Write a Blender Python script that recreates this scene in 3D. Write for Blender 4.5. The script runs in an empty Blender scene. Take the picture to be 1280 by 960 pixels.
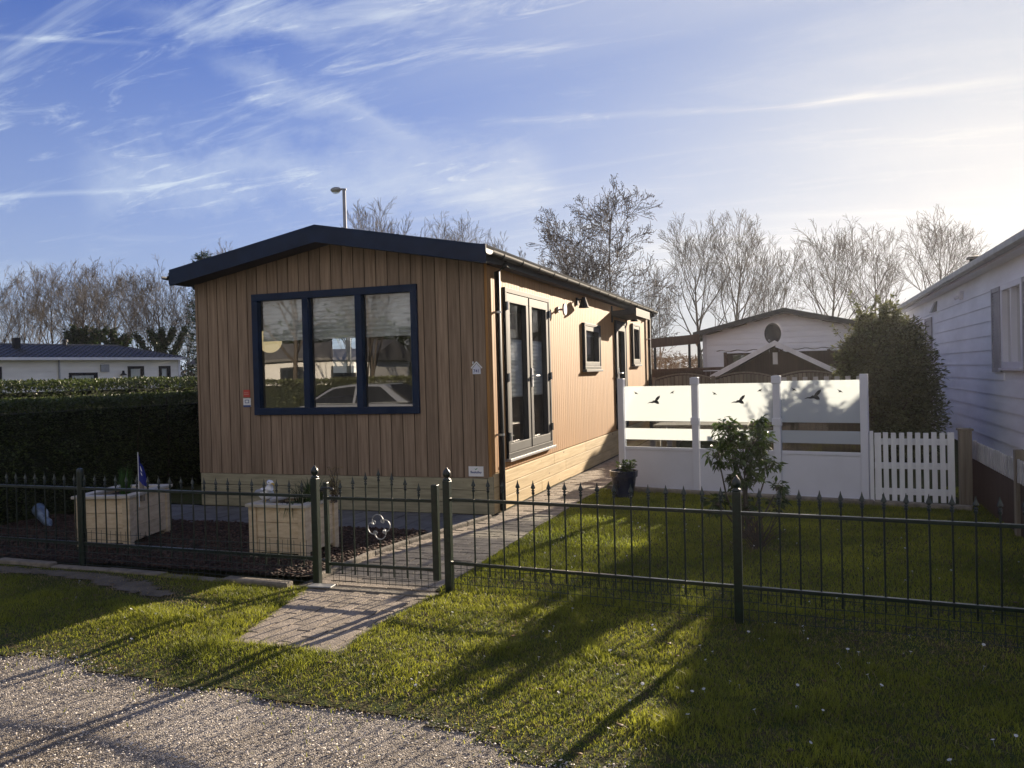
import bpy, math, random
import numpy as np
from mathutils import Vector, Matrix
random.seed(7)
RNG = np.random.default_rng(11)
S = bpy.context.scene
COL = S.collection
PI = math.pi
R = math.radians

# ------------------------------------------------------------------ camera
cam = bpy.data.cameras.new("camera")
cam.sensor_width = 36.0
cam.lens = 36.0 * 1030.0 / 1280.0
cam.clip_end = 2000
camo = bpy.data.objects.new("camera", cam)
COL.objects.link(camo)
YAW, PITCH, ROLL = R(19.3), -math.atan(13.5 / 1030), R(1.47)
fw = Vector((-math.sin(YAW) * math.cos(PITCH), math.cos(YAW) * math.cos(PITCH), math.sin(PITCH)))
r0 = Vector((math.cos(YAW), math.sin(YAW), 0)); u0 = r0.cross(fw)
rr = r0 * math.cos(ROLL) - u0 * math.sin(ROLL); uu = u0 * math.cos(ROLL) + r0 * math.sin(ROLL)
camo.matrix_world = Matrix(((rr.x, uu.x, -fw.x, 0), (rr.y, uu.y, -fw.y, 0), (rr.z, uu.z, -fw.z, 1.6), (0, 0, 0, 1)))
S.camera = camo

# ------------------------------------------------------------------ sky and sun
SUN_AZ = Vector((0.265, 0.964, 0)).normalized()
SUN_EL = R(14.5)
EXPOSURE = 1.4
S.view_settings.view_transform = 'Standard'
S.view_settings.look = 'None'
S.view_settings.exposure = EXPOSURE
S.view_settings.gamma = 1
sd = Vector((SUN_AZ.x * math.cos(SUN_EL), SUN_AZ.y * math.cos(SUN_EL), math.sin(SUN_EL)))
sl = bpy.data.lights.new("sun", 'SUN'); sl.energy = 5.0; sl.angle = R(0.55); sl.color = (1.0, 0.84, 0.64)
so = bpy.data.objects.new("sun", sl); COL.objects.link(so)
so.rotation_euler = (-sd).to_track_quat('-Z', 'Y').to_euler()
W = bpy.data.worlds.new("World"); S.world = W; W.use_nodes = True
def build_world():
    nt = W.node_tree; n = nt.nodes; L = nt.links
    n.clear()
    out = n.new('ShaderNodeOutputWorld'); bg = n.new('ShaderNodeBackground'); bg.inputs[1].default_value = 0.07
    sky = n.new('ShaderNodeTexSky'); sky.sky_type = 'NISHITA'; sky.sun_disc = False
    sky.sun_elevation = SUN_EL; sky.sun_rotation = math.atan2(SUN_AZ.x, SUN_AZ.y)
    sky.air_density = 1.0; sky.dust_density = 1.3; sky.ozone_density = 3.0
    tc = n.new('ShaderNodeTexCoord')
    sep = n.new('ShaderNodeSeparateXYZ'); L.new(tc.outputs['Generated'], sep.inputs[0])
    def m(op, a, b=None, clamp=False):
        q = n.new('ShaderNodeMath'); q.operation = op; q.use_clamp = clamp
        for i, v in enumerate((a, b)):
            if v is None: continue
            if isinstance(v, (int, float)): q.inputs[i].default_value = v
            else: L.new(v, q.inputs[i])
        return q.outputs[0]
    z = m('MAXIMUM', sep.outputs[2], 0.0)
    den = m('ADD', z, 0.16)
    px = m('DIVIDE', sep.outputs[0], den); py = m('DIVIDE', sep.outputs[1], den)
    cmb = n.new('ShaderNodeCombineXYZ'); L.new(px, cmb.inputs[0]); L.new(py, cmb.inputs[1])
    def cloud(rot, scale, nscale, det, rough, dist, lo, hi, off=(0, 0, 0)):
        mp = n.new('ShaderNodeMapping'); mp.inputs['Rotation'].default_value = (0, 0, R(rot))
        mp.inputs['Scale'].default_value = scale; mp.inputs['Location'].default_value = off
        L.new(cmb.outputs[0], mp.inputs[0])
        t = n.new('ShaderNodeTexNoise'); t.inputs['Scale'].default_value = nscale
        t.inputs['Detail'].default_value = det; t.inputs['Roughness'].default_value = rough
        t.inputs['Distortion'].default_value = dist
        L.new(mp.outputs[0], t.inputs[0])
        r = n.new('ShaderNodeMapRange'); r.interpolation_type = 'SMOOTHSTEP'
        r.inputs[1].default_value = lo; r.inputs[2].default_value = hi
        L.new(t.outputs[0], r.inputs[0]); return r.outputs[0]
    c1 = cloud(12, (0.55, 2.2, 1), 1.3, 8, 0.62, 0.9, 0.50, 0.74, (3.1, 1.7, 0))
    c2 = cloud(-8, (0.9, 3.4, 1), 2.6, 9, 0.68, 1.6, 0.52, 0.78, (0.4, 5.2, 0))
    c3 = cloud(5, (0.35, 0.9, 1), 0.9, 4, 0.5, 0.4, 0.38, 0.68, (7.7, 2.0, 0))
    wisp = m('MULTIPLY', m('ADD', c1, m('MULTIPLY', c2, 0.6)), m('ADD', c3, 0.25), True)
    # veil thicker towards the horizon, and in the part of the sky near the sun (thin cirrus lit from behind)
    dotn = n.new('ShaderNodeVectorMath'); dotn.operation = 'DOT_PRODUCT'; dotn.inputs[1].default_value = sd
    L.new(tc.outputs['Generated'], dotn.inputs[0])
    s1 = n.new('ShaderNodeMapRange'); s1.interpolation_type = 'SMOOTHSTEP'; s1.inputs[1].default_value = 0.62; s1.inputs[2].default_value = 1.0
    L.new(dotn.outputs['Value'], s1.inputs[0])
    h1 = n.new('ShaderNodeMapRange'); h1.inputs[1].default_value = 0.0; h1.inputs[2].default_value = 0.42
    h1.inputs[3].default_value = 0.60; h1.inputs[4].default_value = 0.0; L.new(z, h1.inputs[0])
    veil = m('MULTIPLY', s1.outputs[0], m('ADD', m('MULTIPLY', c3, 0.5), 0.10))
    # ragged streaks of cirrus and old vapour trails: bands about great circles, frayed by noise
    fr = n.new('ShaderNodeTexNoise'); fr.inputs['Scale'].default_value = 11; fr.inputs['Detail'].default_value = 7; fr.inputs['Roughness'].default_value = 0.65
    mpf = n.new('ShaderNodeMapping'); mpf.inputs['Rotation'].default_value = (0, 0, R(25)); mpf.inputs['Scale'].default_value = (0.45, 1.5, 1.5); L.new(tc.outputs['Generated'], mpf.inputs[0]); L.new(mpf.outputs[0], fr.inputs[0])
    def dot(v):
        q = n.new('ShaderNodeVectorMath'); q.operation = 'DOT_PRODUCT'; q.inputs[1].default_value = v; L.new(tc.outputs['Generated'], q.inputs[0]); return q.outputs['Value']
    tot = None
    for nv, mv, ch_, w_, st_, fray in (((-0.0012, 0.2841, -0.9588), (0.1034, 0.9537, 0.2825), 0.9973, 0.006, 0.60, 0.010),
            ((-0.0705, 0.2831, -0.9565), (-0.1496, 0.945, 0.2908), 0.9865, 0.005, 0.28, 0.010),
            ((-0.0581, 0.2302, -0.9714), (-0.7375, 0.6459, 0.1972), 0.9971, 0.004, 0.45, 0.006),
            ((-0.4439, 0.0674, -0.8935), (-0.4999, 0.8089, 0.3094), 0.9958, 0.024, 0.55, 0.10),
            ((-0.0839, 0.2207, -0.9717), (-0.506, 0.8306, 0.2324), 0.9738, 0.050, 0.60, 0.16),
            ((-0.0441, 0.1684, -0.9847), (0.0825, 0.9829, 0.1644), 0.9968, 0.005, 0.35, 0.008),
            ((-0.2109, 0.3222, -0.9229), (-0.5522, 0.7398, 0.3845), 0.9967, 0.022, 0.45, 0.09),
            ((-0.1801, 0.3107, -0.9333), (-0.7, 0.6261, 0.3435), 0.9986, 0.004, 0.35, 0.008)):
        dd = m('ADD', dot(nv), m('MULTIPLY', m('SUBTRACT', fr.outputs[0], 0.5), fray))
        band = m('SUBTRACT', 1.0, m('DIVIDE', m('ABSOLUTE', dd), w_), True)
        al = n.new('ShaderNodeMapRange'); al.interpolation_type = 'SMOOTHSTEP'; al.inputs[1].default_value = ch_-0.006*(1 if ch_ > 0.99 else 2); al.inputs[2].default_value = ch_+0.0022; L.new(dot(mv), al.inputs[0])
        v_ = m('MULTIPLY', m('MULTIPLY', band, al.outputs[0]), m('MULTIPLY', m('ADD', c2, 0.45), st_))
        tot = v_ if tot is None else m('ADD', tot, v_)
    wisp = m('ADD', m('MULTIPLY', wisp, 0.85), m('MULTIPLY', tot, 1.25), True)
    back_fill = n.new('ShaderNodeMapRange'); back_fill.interpolation_type = 'SMOOTHSTEP'; back_fill.inputs[1].default_value = 0.15; back_fill.inputs[2].default_value = -0.45; back_fill.inputs[3].default_value = 0.0; back_fill.inputs[4].default_value = 1.0  # added cloud in the unseen sky behind the camera, neutral fill on front-facing surfaces
    L.new(sep.outputs[1], back_fill.inputs[0])
    fill_cov = m('MULTIPLY', back_fill.outputs[0], m('ADD', 0.5, m('MULTIPLY', c3, 0.4)))
    cov = m('ADD', m('ADD', m('MULTIPLY', wisp, 0.95), fill_cov), m('ADD', veil, h1.outputs[0]), True)
    # cloud colour: ice cloud, brighter and warmer close to the sun
    s2 = n.new('ShaderNodeMapRange'); s2.inputs[1].default_value = 0.55; s2.inputs[2].default_value = 1.0; s2.inputs[3].default_value = 0.0; s2.inputs[4].default_value = 1.0
    L.new(dotn.outputs['Value'], s2.inputs[0])
    p = m('POWER', s2.outputs[0], 2.0)
    mixc = n.new('ShaderNodeMix'); mixc.data_type = 'RGBA'
    mixc.inputs[6].default_value = (3.4, 3.95, 4.75, 1); mixc.inputs[7].default_value = (4.7, 4.55, 4.45, 1)
    L.new(p, mixc.inputs[0])
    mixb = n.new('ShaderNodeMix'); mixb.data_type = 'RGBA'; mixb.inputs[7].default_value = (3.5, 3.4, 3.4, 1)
    L.new(back_fill.outputs[0], mixb.inputs[0]); L.new(mixc.outputs[2], mixb.inputs[6])
    # deep polarised blue away from the sun; soft roll-off of the aureole through the thin cloud
    tint = n.new('ShaderNodeMix'); tint.data_type = 'RGBA'; tint.inputs[6].default_value = (0.35, 0.50, 1.02, 1); tint.inputs[7].default_value = (0.56, 0.67, 0.90, 1)
    L.new(p, tint.inputs[0])
    tm = n.new('ShaderNodeMix'); tm.data_type = 'RGBA'; tm.blend_type = 'MULTIPLY'; tm.inputs[0].default_value = 1
    L.new(sky.outputs[0], tm.inputs[6]); L.new(tint.outputs[2], tm.inputs[7])
    bw = n.new('ShaderNodeRGBToBW'); L.new(tm.outputs[2], bw.inputs[0])
    fac = m('DIVIDE', 1.0, m('ADD', 1.0, m('DIVIDE', bw.outputs[0], 4.0)))
    hs = n.new('ShaderNodeVectorMath'); hs.operation = 'SCALE'; L.new(tm.outputs[2], hs.inputs[0]); L.new(fac, hs.inputs['Scale'])
    mx = n.new('ShaderNodeMix'); mx.data_type = 'RGBA'
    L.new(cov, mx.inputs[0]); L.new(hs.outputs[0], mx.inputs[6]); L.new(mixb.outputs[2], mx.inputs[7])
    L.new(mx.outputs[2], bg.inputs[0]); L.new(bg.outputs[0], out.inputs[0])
build_world()

# ------------------------------------------------------------------ helpers
def tag(o, label=None, cat=None, group=None, kind=None):
    if label: o["label"] = label
    if cat: o["category"] = cat
    if group: o["group"] = group
    if kind: o["kind"] = kind
    return o
def root(name, loc, label, cat, group=None):
    o = bpy.data.objects.new(name, None); o.empty_display_size = 0.1; COL.objects.link(o); o.location = loc
    return tag(o, label, cat, group)
def origin(o):
    v = Vector((0, 0, 0))
    while o is not None:
        v = v + Vector(o.location); o = o.parent
    return v
class MB:
    def __init__(s): s.v = []; s.f = []
    def add(s, vs, fs):
        b = len(s.v); s.v += [tuple(v) for v in vs]; s.f += [tuple(b + i for i in f) for f in fs]; return s
    def box(s, x0, x1, y0, y1, z0, z1, rot=None, piv=None):
        if x1 < x0: x0, x1 = x1, x0
        if y1 < y0: y0, y1 = y1, y0
        if z1 < z0: z0, z1 = z1, z0
        vs = [(x0,y0,z0),(x1,y0,z0),(x1,y1,z0),(x0,y1,z0),(x0,y0,z1),(x1,y0,z1),(x1,y1,z1),(x0,y1,z1)]
        if rot is not None:
            p = Vector(piv) if piv else Vector(((x0+x1)/2,(y0+y1)/2,(z0+z1)/2))
            vs = [tuple(p + rot @ (Vector(v) - p)) for v in vs]
        return s.add(vs, [(0,3,2,1),(4,5,6,7),(0,1,5,4),(1,2,6,5),(2,3,7,6),(3,0,4,7)])
    def prism(s, poly, axis, a, b):
        # poly: list of 2D points; axis 'x': poly=(y,z); 'y': (x,z); 'z': (x,y)
        def P(q, t): return {'x': (t, q[0], q[1]), 'y': (q[0], t, q[1]), 'z': (q[0], q[1], t)}[axis]
        n = len(poly)
        vs = [P(q, a) for q in poly] + [P(q, b) for q in poly]
        fs = [tuple(range(n))[::-1], tuple(range(n, 2*n))] + [(i, (i+1) % n, n + (i+1) % n, n + i) for i in range(n)]
        return s.add(vs, fs)
    def tube(s, pts, rad, n=8, caps=True):
        pts = [Vector(p) for p in pts]
        if isinstance(rad, (int, float)): rad = [rad] * len(pts)
        vs = []; fs = []
        for i, p in enumerate(pts):
            t = (pts[min(i+1, len(pts)-1)] - pts[max(i-1, 0)])
            t = t.normalized() if t.length > 1e-9 else Vector((0,0,1))
            a = t.cross(Vector((0.013, 0.021, 1)) if abs(t.z) < 0.9 else Vector((1, 0.013, 0))).normalized(); b = t.cross(a)
            for k in range(n):
                q = 2*PI*k/n
                vs.append(tuple(p + (a*math.cos(q) + b*math.sin(q)) * rad[i]))
        for i in range(len(pts)-1):
            for k in range(n):
                fs.append((i*n+k, i*n+(k+1) % n, (i+1)*n+(k+1) % n, (i+1)*n+k))
        if caps:
            fs.append(tuple(range(n))[::-1]); fs.append(tuple((len(pts)-1)*n + k for k in range(n)))
        return s.add(vs, fs)
    def lathe(s, prof, c, n=16, sx=1, sy=1):
        vs = []; fs = []
        for (r_, z_) in prof:
            for k in range(n):
                q = 2*PI*k/n; vs.append((c[0]+r_*math.cos(q)*sx, c[1]+r_*math.sin(q)*sy, c[2]+z_))
        for i in range(len(prof)-1):
            for k in range(n): fs.append((i*n+k, i*n+(k+1) % n, (i+1)*n+(k+1) % n, (i+1)*n+k))
        fs.append(tuple(range(n))[::-1]); fs.append(tuple((len(prof)-1)*n+k for k in range(n)))
        return s.add(vs, fs)
    def ball(s, c, rx, ry=None, rz=None, n=12, rot=None):
        ry = ry or rx; rz = rz or rx
        vs = []; fs = []; m_ = max(4, n//2)
        for i in range(1, m_):
            t = PI*i/m_
            for k in range(n):
                q = 2*PI*k/n; vs.append(Vector((rx*math.sin(t)*math.cos(q), ry*math.sin(t)*math.sin(q), rz*math.cos(t))))
        top = len(vs); vs.append(Vector((0,0,rz))); vs.append(Vector((0,0,-rz)))
        for i in range(m_-2):
            for k in range(n): fs.append((i*n+k, (i+1)*n+k, (i+1)*n+(k+1) % n, i*n+(k+1) % n))
        for k in range(n):
            fs.append((top, k, (k+1) % n)); fs.append((top+1, (m_-2)*n+(k+1) % n, (m_-2)*n+k))
        if rot is not None: vs = [rot @ v for v in vs]
        return s.add([tuple(v + Vector(c)) for v in vs], fs)
    def build(s, name, mat, parent=None, smooth=False, bevel=0, label=None):
        o0 = origin(parent) if parent is not None else Vector((0,0,0))
        me = bpy.data.meshes.new(name)
        me.from_pydata([(x-o0.x, y-o0.y, z-o0.z) for x, y, z in s.v], [], s.f); me.update()
        me.materials.append(mat)
        if smooth:
            for p in me.polygons: p.use_smooth = True
        o = bpy.data.objects.new(name, me); COL.objects.link(o)
        if parent is not None: o.parent = parent
        if bevel:
            bm = o.modifiers.new("bevel", 'BEVEL'); bm.width = bevel; bm.segments = 2; bm.limit_method = 'ANGLE'; bm.angle_limit = R(40)
        if label: o["label"] = label
        return o
def np_mesh(name, V, F, mat, parent=None, smooth=False):
    """V (n,3) world coords, F (m,k) constant k"""
    if parent is not None: V = V - np.array(origin(parent))
    me = bpy.data.meshes.new(name)
    m_, k = F.shape
    me.vertices.add(len(V)); me.vertices.foreach_set('co', np.ascontiguousarray(V, dtype=np.float32).ravel())
    me.loops.add(m_*k); me.loops.foreach_set('vertex_index', np.ascontiguousarray(F, dtype=np.int32).ravel())
    me.polygons.add(m_); me.polygons.foreach_set('loop_start', np.arange(0, m_*k, k, dtype=np.int32))
    me.polygons.foreach_set('loop_total', np.full(m_, k, dtype=np.int32))
    if smooth: me.polygons.foreach_set('use_smooth', np.ones(m_, dtype=bool))
    me.update(calc_edges=True); me.validate()
    me.materials.append(mat)
    o = bpy.data.objects.new(name, me); COL.objects.link(o)
    if parent is not None: o.parent = parent
    return o
def copy_tree(o, parent=None):
    c = o.copy(); COL.objects.link(c); c.parent = parent
    for ch in list(o.children): copy_tree(ch, c)
    return c
def text_mesh(body, size, depth, M4, name, mat, parent, bold=0.0):
    cu = bpy.data.curves.new('txt', 'FONT'); cu.body = body; cu.size = size; cu.extrude = depth; cu.offset = bold
    cu.align_x = 'CENTER'; cu.align_y = 'CENTER'
    to = bpy.data.objects.new('txt', cu); COL.objects.link(to)
    dg = bpy.context.evaluated_depsgraph_get(); dg.update()
    me = bpy.data.meshes.new_from_object(to.evaluated_get(dg))
    bpy.data.objects.remove(to)
    o0 = origin(parent)
    me.transform(Matrix.Translation(-o0) @ M4)
    me.materials.clear(); me.materials.append(mat)
    o = bpy.data.objects.new(name, me); COL.objects.link(o); o.parent = parent
    return o

# ------------------------------------------------------------------ materials
def mat(name, col, rough=0.6, metal=0.0, var=0.15, vscale=(4, 4, 4), bump=0.0, bscale=None, spec=0.5,
        col2=None, island=0.0, trans=0.0, detail=5, coat=0.0):
    m = bpy.data.materials.new(name); m.use_nodes = True
    nt = m.node_tree; n = nt.nodes; L = nt.links
    b = n['Principled BSDF']; b.inputs['Roughness'].default_value = rough; b.inputs['Metallic'].default_value = metal
    b.inputs['Specular IOR Level'].default_value = spec
    if coat: b.inputs['Coat Weight'].default_value = coat
    tc = n.new('ShaderNodeTexCoord'); mp = n.new('ShaderNodeMapping'); mp.inputs['Scale'].default_value = vscale
    L.new(tc.outputs['Object'], mp.inputs[0])
    no = n.new('ShaderNodeTexNoise'); no.inputs['Scale'].default_value = 1.0; no.inputs['Detail'].default_value = detail; no.inputs['Roughness'].default_value = 0.6
    L.new(mp.outputs[0], no.inputs[0])
    c2 = col2 if col2 else tuple(max(0, c*(1-2*var)) for c in col)
    c1 = col if col2 else tuple(min(1, c*(1+2*var)) for c in col)
    mx = n.new('ShaderNodeMix'); mx.data_type = 'RGBA'; mx.inputs[6].default_value = (*c2, 1); mx.inputs[7].default_value = (*c1, 1)
    ra = n.new('ShaderNodeMapRange'); ra.inputs[1].default_value = 0.3; ra.inputs[2].default_value = 0.7
    L.new(no.outputs[0], ra.inputs[0]); L.new(ra.outputs[0], mx.inputs[0])
    last = mx.outputs[2]
    if island:
        ge = n.new('ShaderNodeNewGeometry'); ma = n.new('ShaderNodeMapRange')
        ma.inputs[3].default_value = 1-island; ma.inputs[4].default_value = 1+island
        L.new(ge.outputs['Random Per Island'], ma.inputs[0])
        hs = n.new('ShaderNodeHueSaturation'); L.new(ma.outputs[0], hs.inputs['Value']); L.new(last, hs.inputs['Color']); last = hs.outputs[0]
    L.new(last, b.inputs['Base Color'])
    if bump:
        if bscale:
            mp2 = n.new('ShaderNodeMapping'); mp2.inputs['Scale'].default_value = bscale; L.new(tc.outputs['Object'], mp2.inputs[0])
            n2 = n.new('ShaderNodeTexNoise'); n2.inputs['Scale'].default_value = 1; n2.inputs['Detail'].default_value = 6; L.new(mp2.outputs[0], n2.inputs[0]); src = n2.outputs[0]
        else: src = no.outputs[0]
        bp = n.new('ShaderNodeBump'); bp.inputs['Strength'].default_value = bump; bp.inputs['Distance'].default_value = 0.01
        L.new(src, bp.inputs['Height']); L.new(bp.outputs[0], b.inputs['Normal'])
    if trans:
        tr = n.new('ShaderNodeBsdfTranslucent'); L.new(last, tr.inputs[0])
        ms = n.new('ShaderNodeMixShader'); ms.inputs[0].default_value = trans
        L.new(b.outputs[0], ms.inputs[1]); L.new(tr.outputs[0], ms.inputs[2]); L.new(ms.outputs[0], n['Material Output'].inputs[0])
    return m
def wood(name, light, dark, grain=(40, 40, 1.6), rough=0.65, island=0.12, knots=False):
    m = mat(name, light, rough, 0, vscale=grain, col2=dark, island=island, bump=0.35, spec=0.3)
    if knots:
        nt = m.node_tree; n = nt.nodes; L = nt.links; b = n['Principled BSDF']
        tc = n.new('ShaderNodeTexCoord'); v = n.new('ShaderNodeTexVoronoi'); v.inputs['Scale'].default_value = 4.2
        mp = n.new('ShaderNodeMapping'); mp.inputs['Scale'].default_value = (1, 0.55, 1.4) ; L.new(tc.outputs['Object'], mp.inputs[0]); L.new(mp.outputs[0], v.inputs[0])
        r_ = n.new('ShaderNodeMapRange'); r_.inputs[1].default_value = 0.05; r_.inputs[2].default_value = 0.11; L.new(v.outputs['Distance'], r_.inputs[0])
        src = b.inputs['Base Color'].links[0].from_socket
        mx = n.new('ShaderNodeMix'); mx.data_type = 'RGBA'; mx.inputs[6].default_value = (0.16, 0.09, 0.04, 1)
        L.new(r_.outputs[0], mx.inputs[0]); L.new(src, mx.inputs[7]); L.new(mx.outputs[2], b.inputs['Base Color'])
    return m
def glass(name, tint=(0.85, 0.9, 0.9), lo=0.12, hi=0.9, rough=0.0, blend=0.25):
    m = bpy.data.materials.new(name); m.use_nodes = True; n = m.node_tree.nodes; L = m.node_tree.links; n.clear()
    out = n.new('ShaderNodeOutputMaterial'); t = n.new('ShaderNodeBsdfTransparent'); t.inputs[0].default_value = (*tint, 1)
    g = n.new('ShaderNodeBsdfGlossy'); g.inputs['Roughness'].default_value = rough
    lw = n.new('ShaderNodeLayerWeight'); lw.inputs[0].default_value = blend
    r_ = n.new('ShaderNodeMapRange'); r_.inputs[3].default_value = lo; r_.inputs[4].default_value = hi; L.new(lw.outputs['Fresnel'], r_.inputs[0])
    # very slight pane waviness
    tc = n.new('ShaderNodeTexCoord'); no = n.new('ShaderNodeTexNoise'); no.inputs['Scale'].default_value = 1.6; no.inputs['Detail'].default_value = 1
    L.new(tc.outputs['Object'], no.inputs[0]); bp = n.new('ShaderNodeBump'); bp.inputs['Strength'].default_value = 0.08; bp.inputs['Distance'].default_value = 0.01
    L.new(no.outputs[0], bp.inputs['Height']); L.new(bp.outputs[0], g.inputs['Normal'])
    mx = n.new('ShaderNodeMixShader'); L.new(r_.outputs[0], mx.inputs[0]); L.new(t.outputs[0], mx.inputs[1]); L.new(g.outputs[0], mx.inputs[2]); L.new(mx.outputs[0], out.inputs[0])
    return m
def frosted(name):
    m = bpy.data.materials.new(name); m.use_nodes = True; n = m.node_tree.nodes; L = m.node_tree.links; n.clear()
    out = n.new('ShaderNodeOutputMaterial'); t = n.new('ShaderNodeBsdfTransparent'); t.inputs[0].default_value = (0.95, 0.98, 0.97, 1)
    tc = n.new('ShaderNodeTexCoord'); no = n.new('ShaderNodeTexNoise'); no.inputs['Scale'].default_value = 3
    L.new(tc.outputs['Object'], no.inputs[0])
    mc = n.new('ShaderNodeMix'); mc.data_type = 'RGBA'; mc.inputs[6].default_value = (0.78, 0.83, 0.86, 1); mc.inputs[7].default_value = (0.82, 0.87, 0.90, 1)
    L.new(no.outputs[0], mc.inputs[0])
    tr = n.new('ShaderNodeBsdfTranslucent'); L.new(mc.outputs[2], tr.inputs[0])
    d = n.new('ShaderNodeBsdfPrincipled'); L.new(mc.outputs[2], d.inputs['Base Color']); d.inputs['Roughness'].default_value = 0.35
    a = n.new('ShaderNodeMixShader'); a.inputs[0].default_value = 0.5; L.new(tr.outputs[0], a.inputs[1]); L.new(d.outputs[0], a.inputs[2])
    b = n.new('ShaderNodeMixShader'); b.inputs[0].default_value = 0.46; L.new(t.outputs[0], b.inputs[1]); L.new(a.outputs[0], b.inputs[2]); L.new(b.outputs[0], out.inputs[0])
    return m
M = {}
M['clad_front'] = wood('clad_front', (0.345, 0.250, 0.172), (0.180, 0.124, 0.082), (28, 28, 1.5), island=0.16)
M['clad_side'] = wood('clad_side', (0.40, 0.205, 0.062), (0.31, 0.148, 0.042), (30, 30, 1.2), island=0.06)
M['groove'] = mat('groove', (0.05, 0.035, 0.025), 0.9)
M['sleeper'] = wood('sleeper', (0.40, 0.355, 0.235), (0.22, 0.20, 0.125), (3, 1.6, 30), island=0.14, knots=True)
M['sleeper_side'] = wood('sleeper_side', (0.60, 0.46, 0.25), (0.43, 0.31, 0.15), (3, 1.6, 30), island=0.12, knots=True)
M['planter_wood'] = wood('planter_wood', (0.74, 0.61, 0.42), (0.54, 0.41, 0.25), (8, 8, 30), island=0.14, knots=True)
M['lid_wood'] = wood('lid_wood', (0.60, 0.55, 0.46), (0.45, 0.40, 0.31), (6, 6, 30), island=0.1)
M['navy'] = mat('navy', (0.005, 0.019, 0.055), 0.5, var=0.12, bump=0.05, spec=0.2)
M['navy_soffit'] = mat('navy_soffit', (0.02, 0.02, 0.03), 0.6)
M['anthracite'] = mat('anthracite', (0.050, 0.052, 0.055), 0.6, var=0.08, bump=0.06, spec=0.2)
M['anth_dark'] = mat('anth_dark', (0.018, 0.02, 0.024), 0.6, var=0.1, spec=0.12)
M['gutter'] = mat('gutter', (0.02, 0.022, 0.026), 0.6, var=0.1, spec=0.2)
M['roof_tile'] = mat('roof_tile', (0.03, 0.033, 0.04), 0.95, var=0.2, bump=0.3, spec=0.05)
M['blind'] = mat('blind', (0.80, 0.80, 0.78), 0.8, trans=0.2, var=0.05)
M['curtain'] = mat('curtain', (0.7, 0.7, 0.66), 0.85, trans=0.3, var=0.05, vscale=(30, 30, 1))
M['interior'] = mat('interior', (0.55, 0.53, 0.50), 0.8, var=0.05)
M['interior_floor'] = wood('interior_floor', (0.3, 0.2, 0.12), (0.2, 0.13, 0.08), (20, 2, 20))
M['glass'] = glass('glass', (0.88, 0.92, 0.93), 0.20, 0.95)
M['glass_side'] = glass('glass_side', (0.85, 0.88, 0.88), 0.12, 0.85)
M['frosted'] = frosted('frosted')
M['clear'] = glass('clear', (0.92, 0.95, 0.94), 0.05, 0.8)
M['globe'] = mat('globe', (0.85, 0.72, 0.42), 0.7, var=0.04)
M['globe'].node_tree.nodes['Principled BSDF'].inputs['Emission Color'].default_value = (1.0, 0.78, 0.42, 1); M['globe'].node_tree.nodes['Principled BSDF'].inputs['Emission Strength'].default_value = 0.22
M['white_pvc'] = mat('white_pvc', (0.66, 0.67, 0.74), 0.4, var=0.03, vscale=(2, 2, 2))
M['white_paint'] = mat('white_paint', (0.76, 0.76, 0.77), 0.55, var=0.06, vscale=(6, 6, 2), bump=0.2)
M['white_siding'] = mat('white_siding', (0.78, 0.80, 0.86), 0.55, var=0.05, vscale=(0.7, 0.7, 3), bump=0.1, bscale=(20, 2, 60))
M['cream'] = mat('cream', (0.80, 0.785, 0.74), 0.6, var=0.05, vscale=(0.6, 0.6, 3), bump=0.1)
M['shutter'] = mat('shutter', (0.34, 0.34, 0.37), 0.55, var=0.08)
M['grey_roof'] = mat('grey_roof', (0.16, 0.155, 0.15), 0.7, var=0.15, bump=0.2)
M['dark_brown'] = wood('dark_brown', (0.075, 0.045, 0.032), (0.04, 0.024, 0.018), (30, 30, 1.5), island=0.2)
M['grey_wood'] = wood('grey_wood', (0.26, 0.22, 0.17), (0.15, 0.125, 0.09), (30, 30, 1.5), island=0.2)
M['iron'] = mat('iron', (0.006, 0.016, 0.012), 0.32, metal=0.0, var=0.3, vscale=(30, 30, 30), bump=0.25, spec=0.6)
M['iron_bare'] = mat('iron_bare', (0.35, 0.34, 0.31), 0.35, metal=0.8, var=0.2, vscale=(60, 60, 60))
M['iron_black'] = mat('iron_black', (0.012, 0.014, 0.016), 0.35, var=0.3, vscale=(30, 30, 30), bump=0.2, spec=0.6)
M['wire'] = mat('wire', (0.02, 0.032, 0.026), 0.45, var=0.2)
M['steel'] = mat('steel', (0.55, 0.55, 0.55), 0.3, metal=0.9, var=0.1)
M['galv'] = mat('galv', (0.30, 0.31, 0.32), 0.5, metal=0.4, var=0.1)
M['paver'] = mat('paver', (0.27, 0.225, 0.175), 0.85, var=0.16, vscale=(9, 9, 9), bump=0.8, bscale=(90, 90, 90), island=0.16)
M['slab'] = mat('slab', (0.115, 0.12, 0.13), 0.8, var=0.14, vscale=(5, 5, 5), bump=0.5, bscale=(80, 80, 80), island=0.12)
M['kerb'] = mat('kerb', (0.20, 0.175, 0.14), 0.9, var=0.18, vscale=(12, 12, 12), bump=0.8, bscale=(70, 70, 70), island=0.15)
M['joint'] = mat('joint', (0.075, 0.066, 0.05), 0.95, var=0.3, vscale=(20, 20, 20), bump=0.6)
M['bark'] = mat('bark', (0.055, 0.030, 0.020), 0.9, var=0.3, vscale=(20, 20, 20), island=0.6)
M['soil'] = mat('soil', (0.040, 0.026, 0.018), 0.95, var=0.3, vscale=(15, 15, 15), bump=1.0, bscale=(50, 50, 50))
M['mud'] = mat('mud', (0.11, 0.092, 0.066), 0.95, var=0.2, vscale=(6, 6, 6), bump=1.0, bscale=(40, 40, 40))
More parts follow.
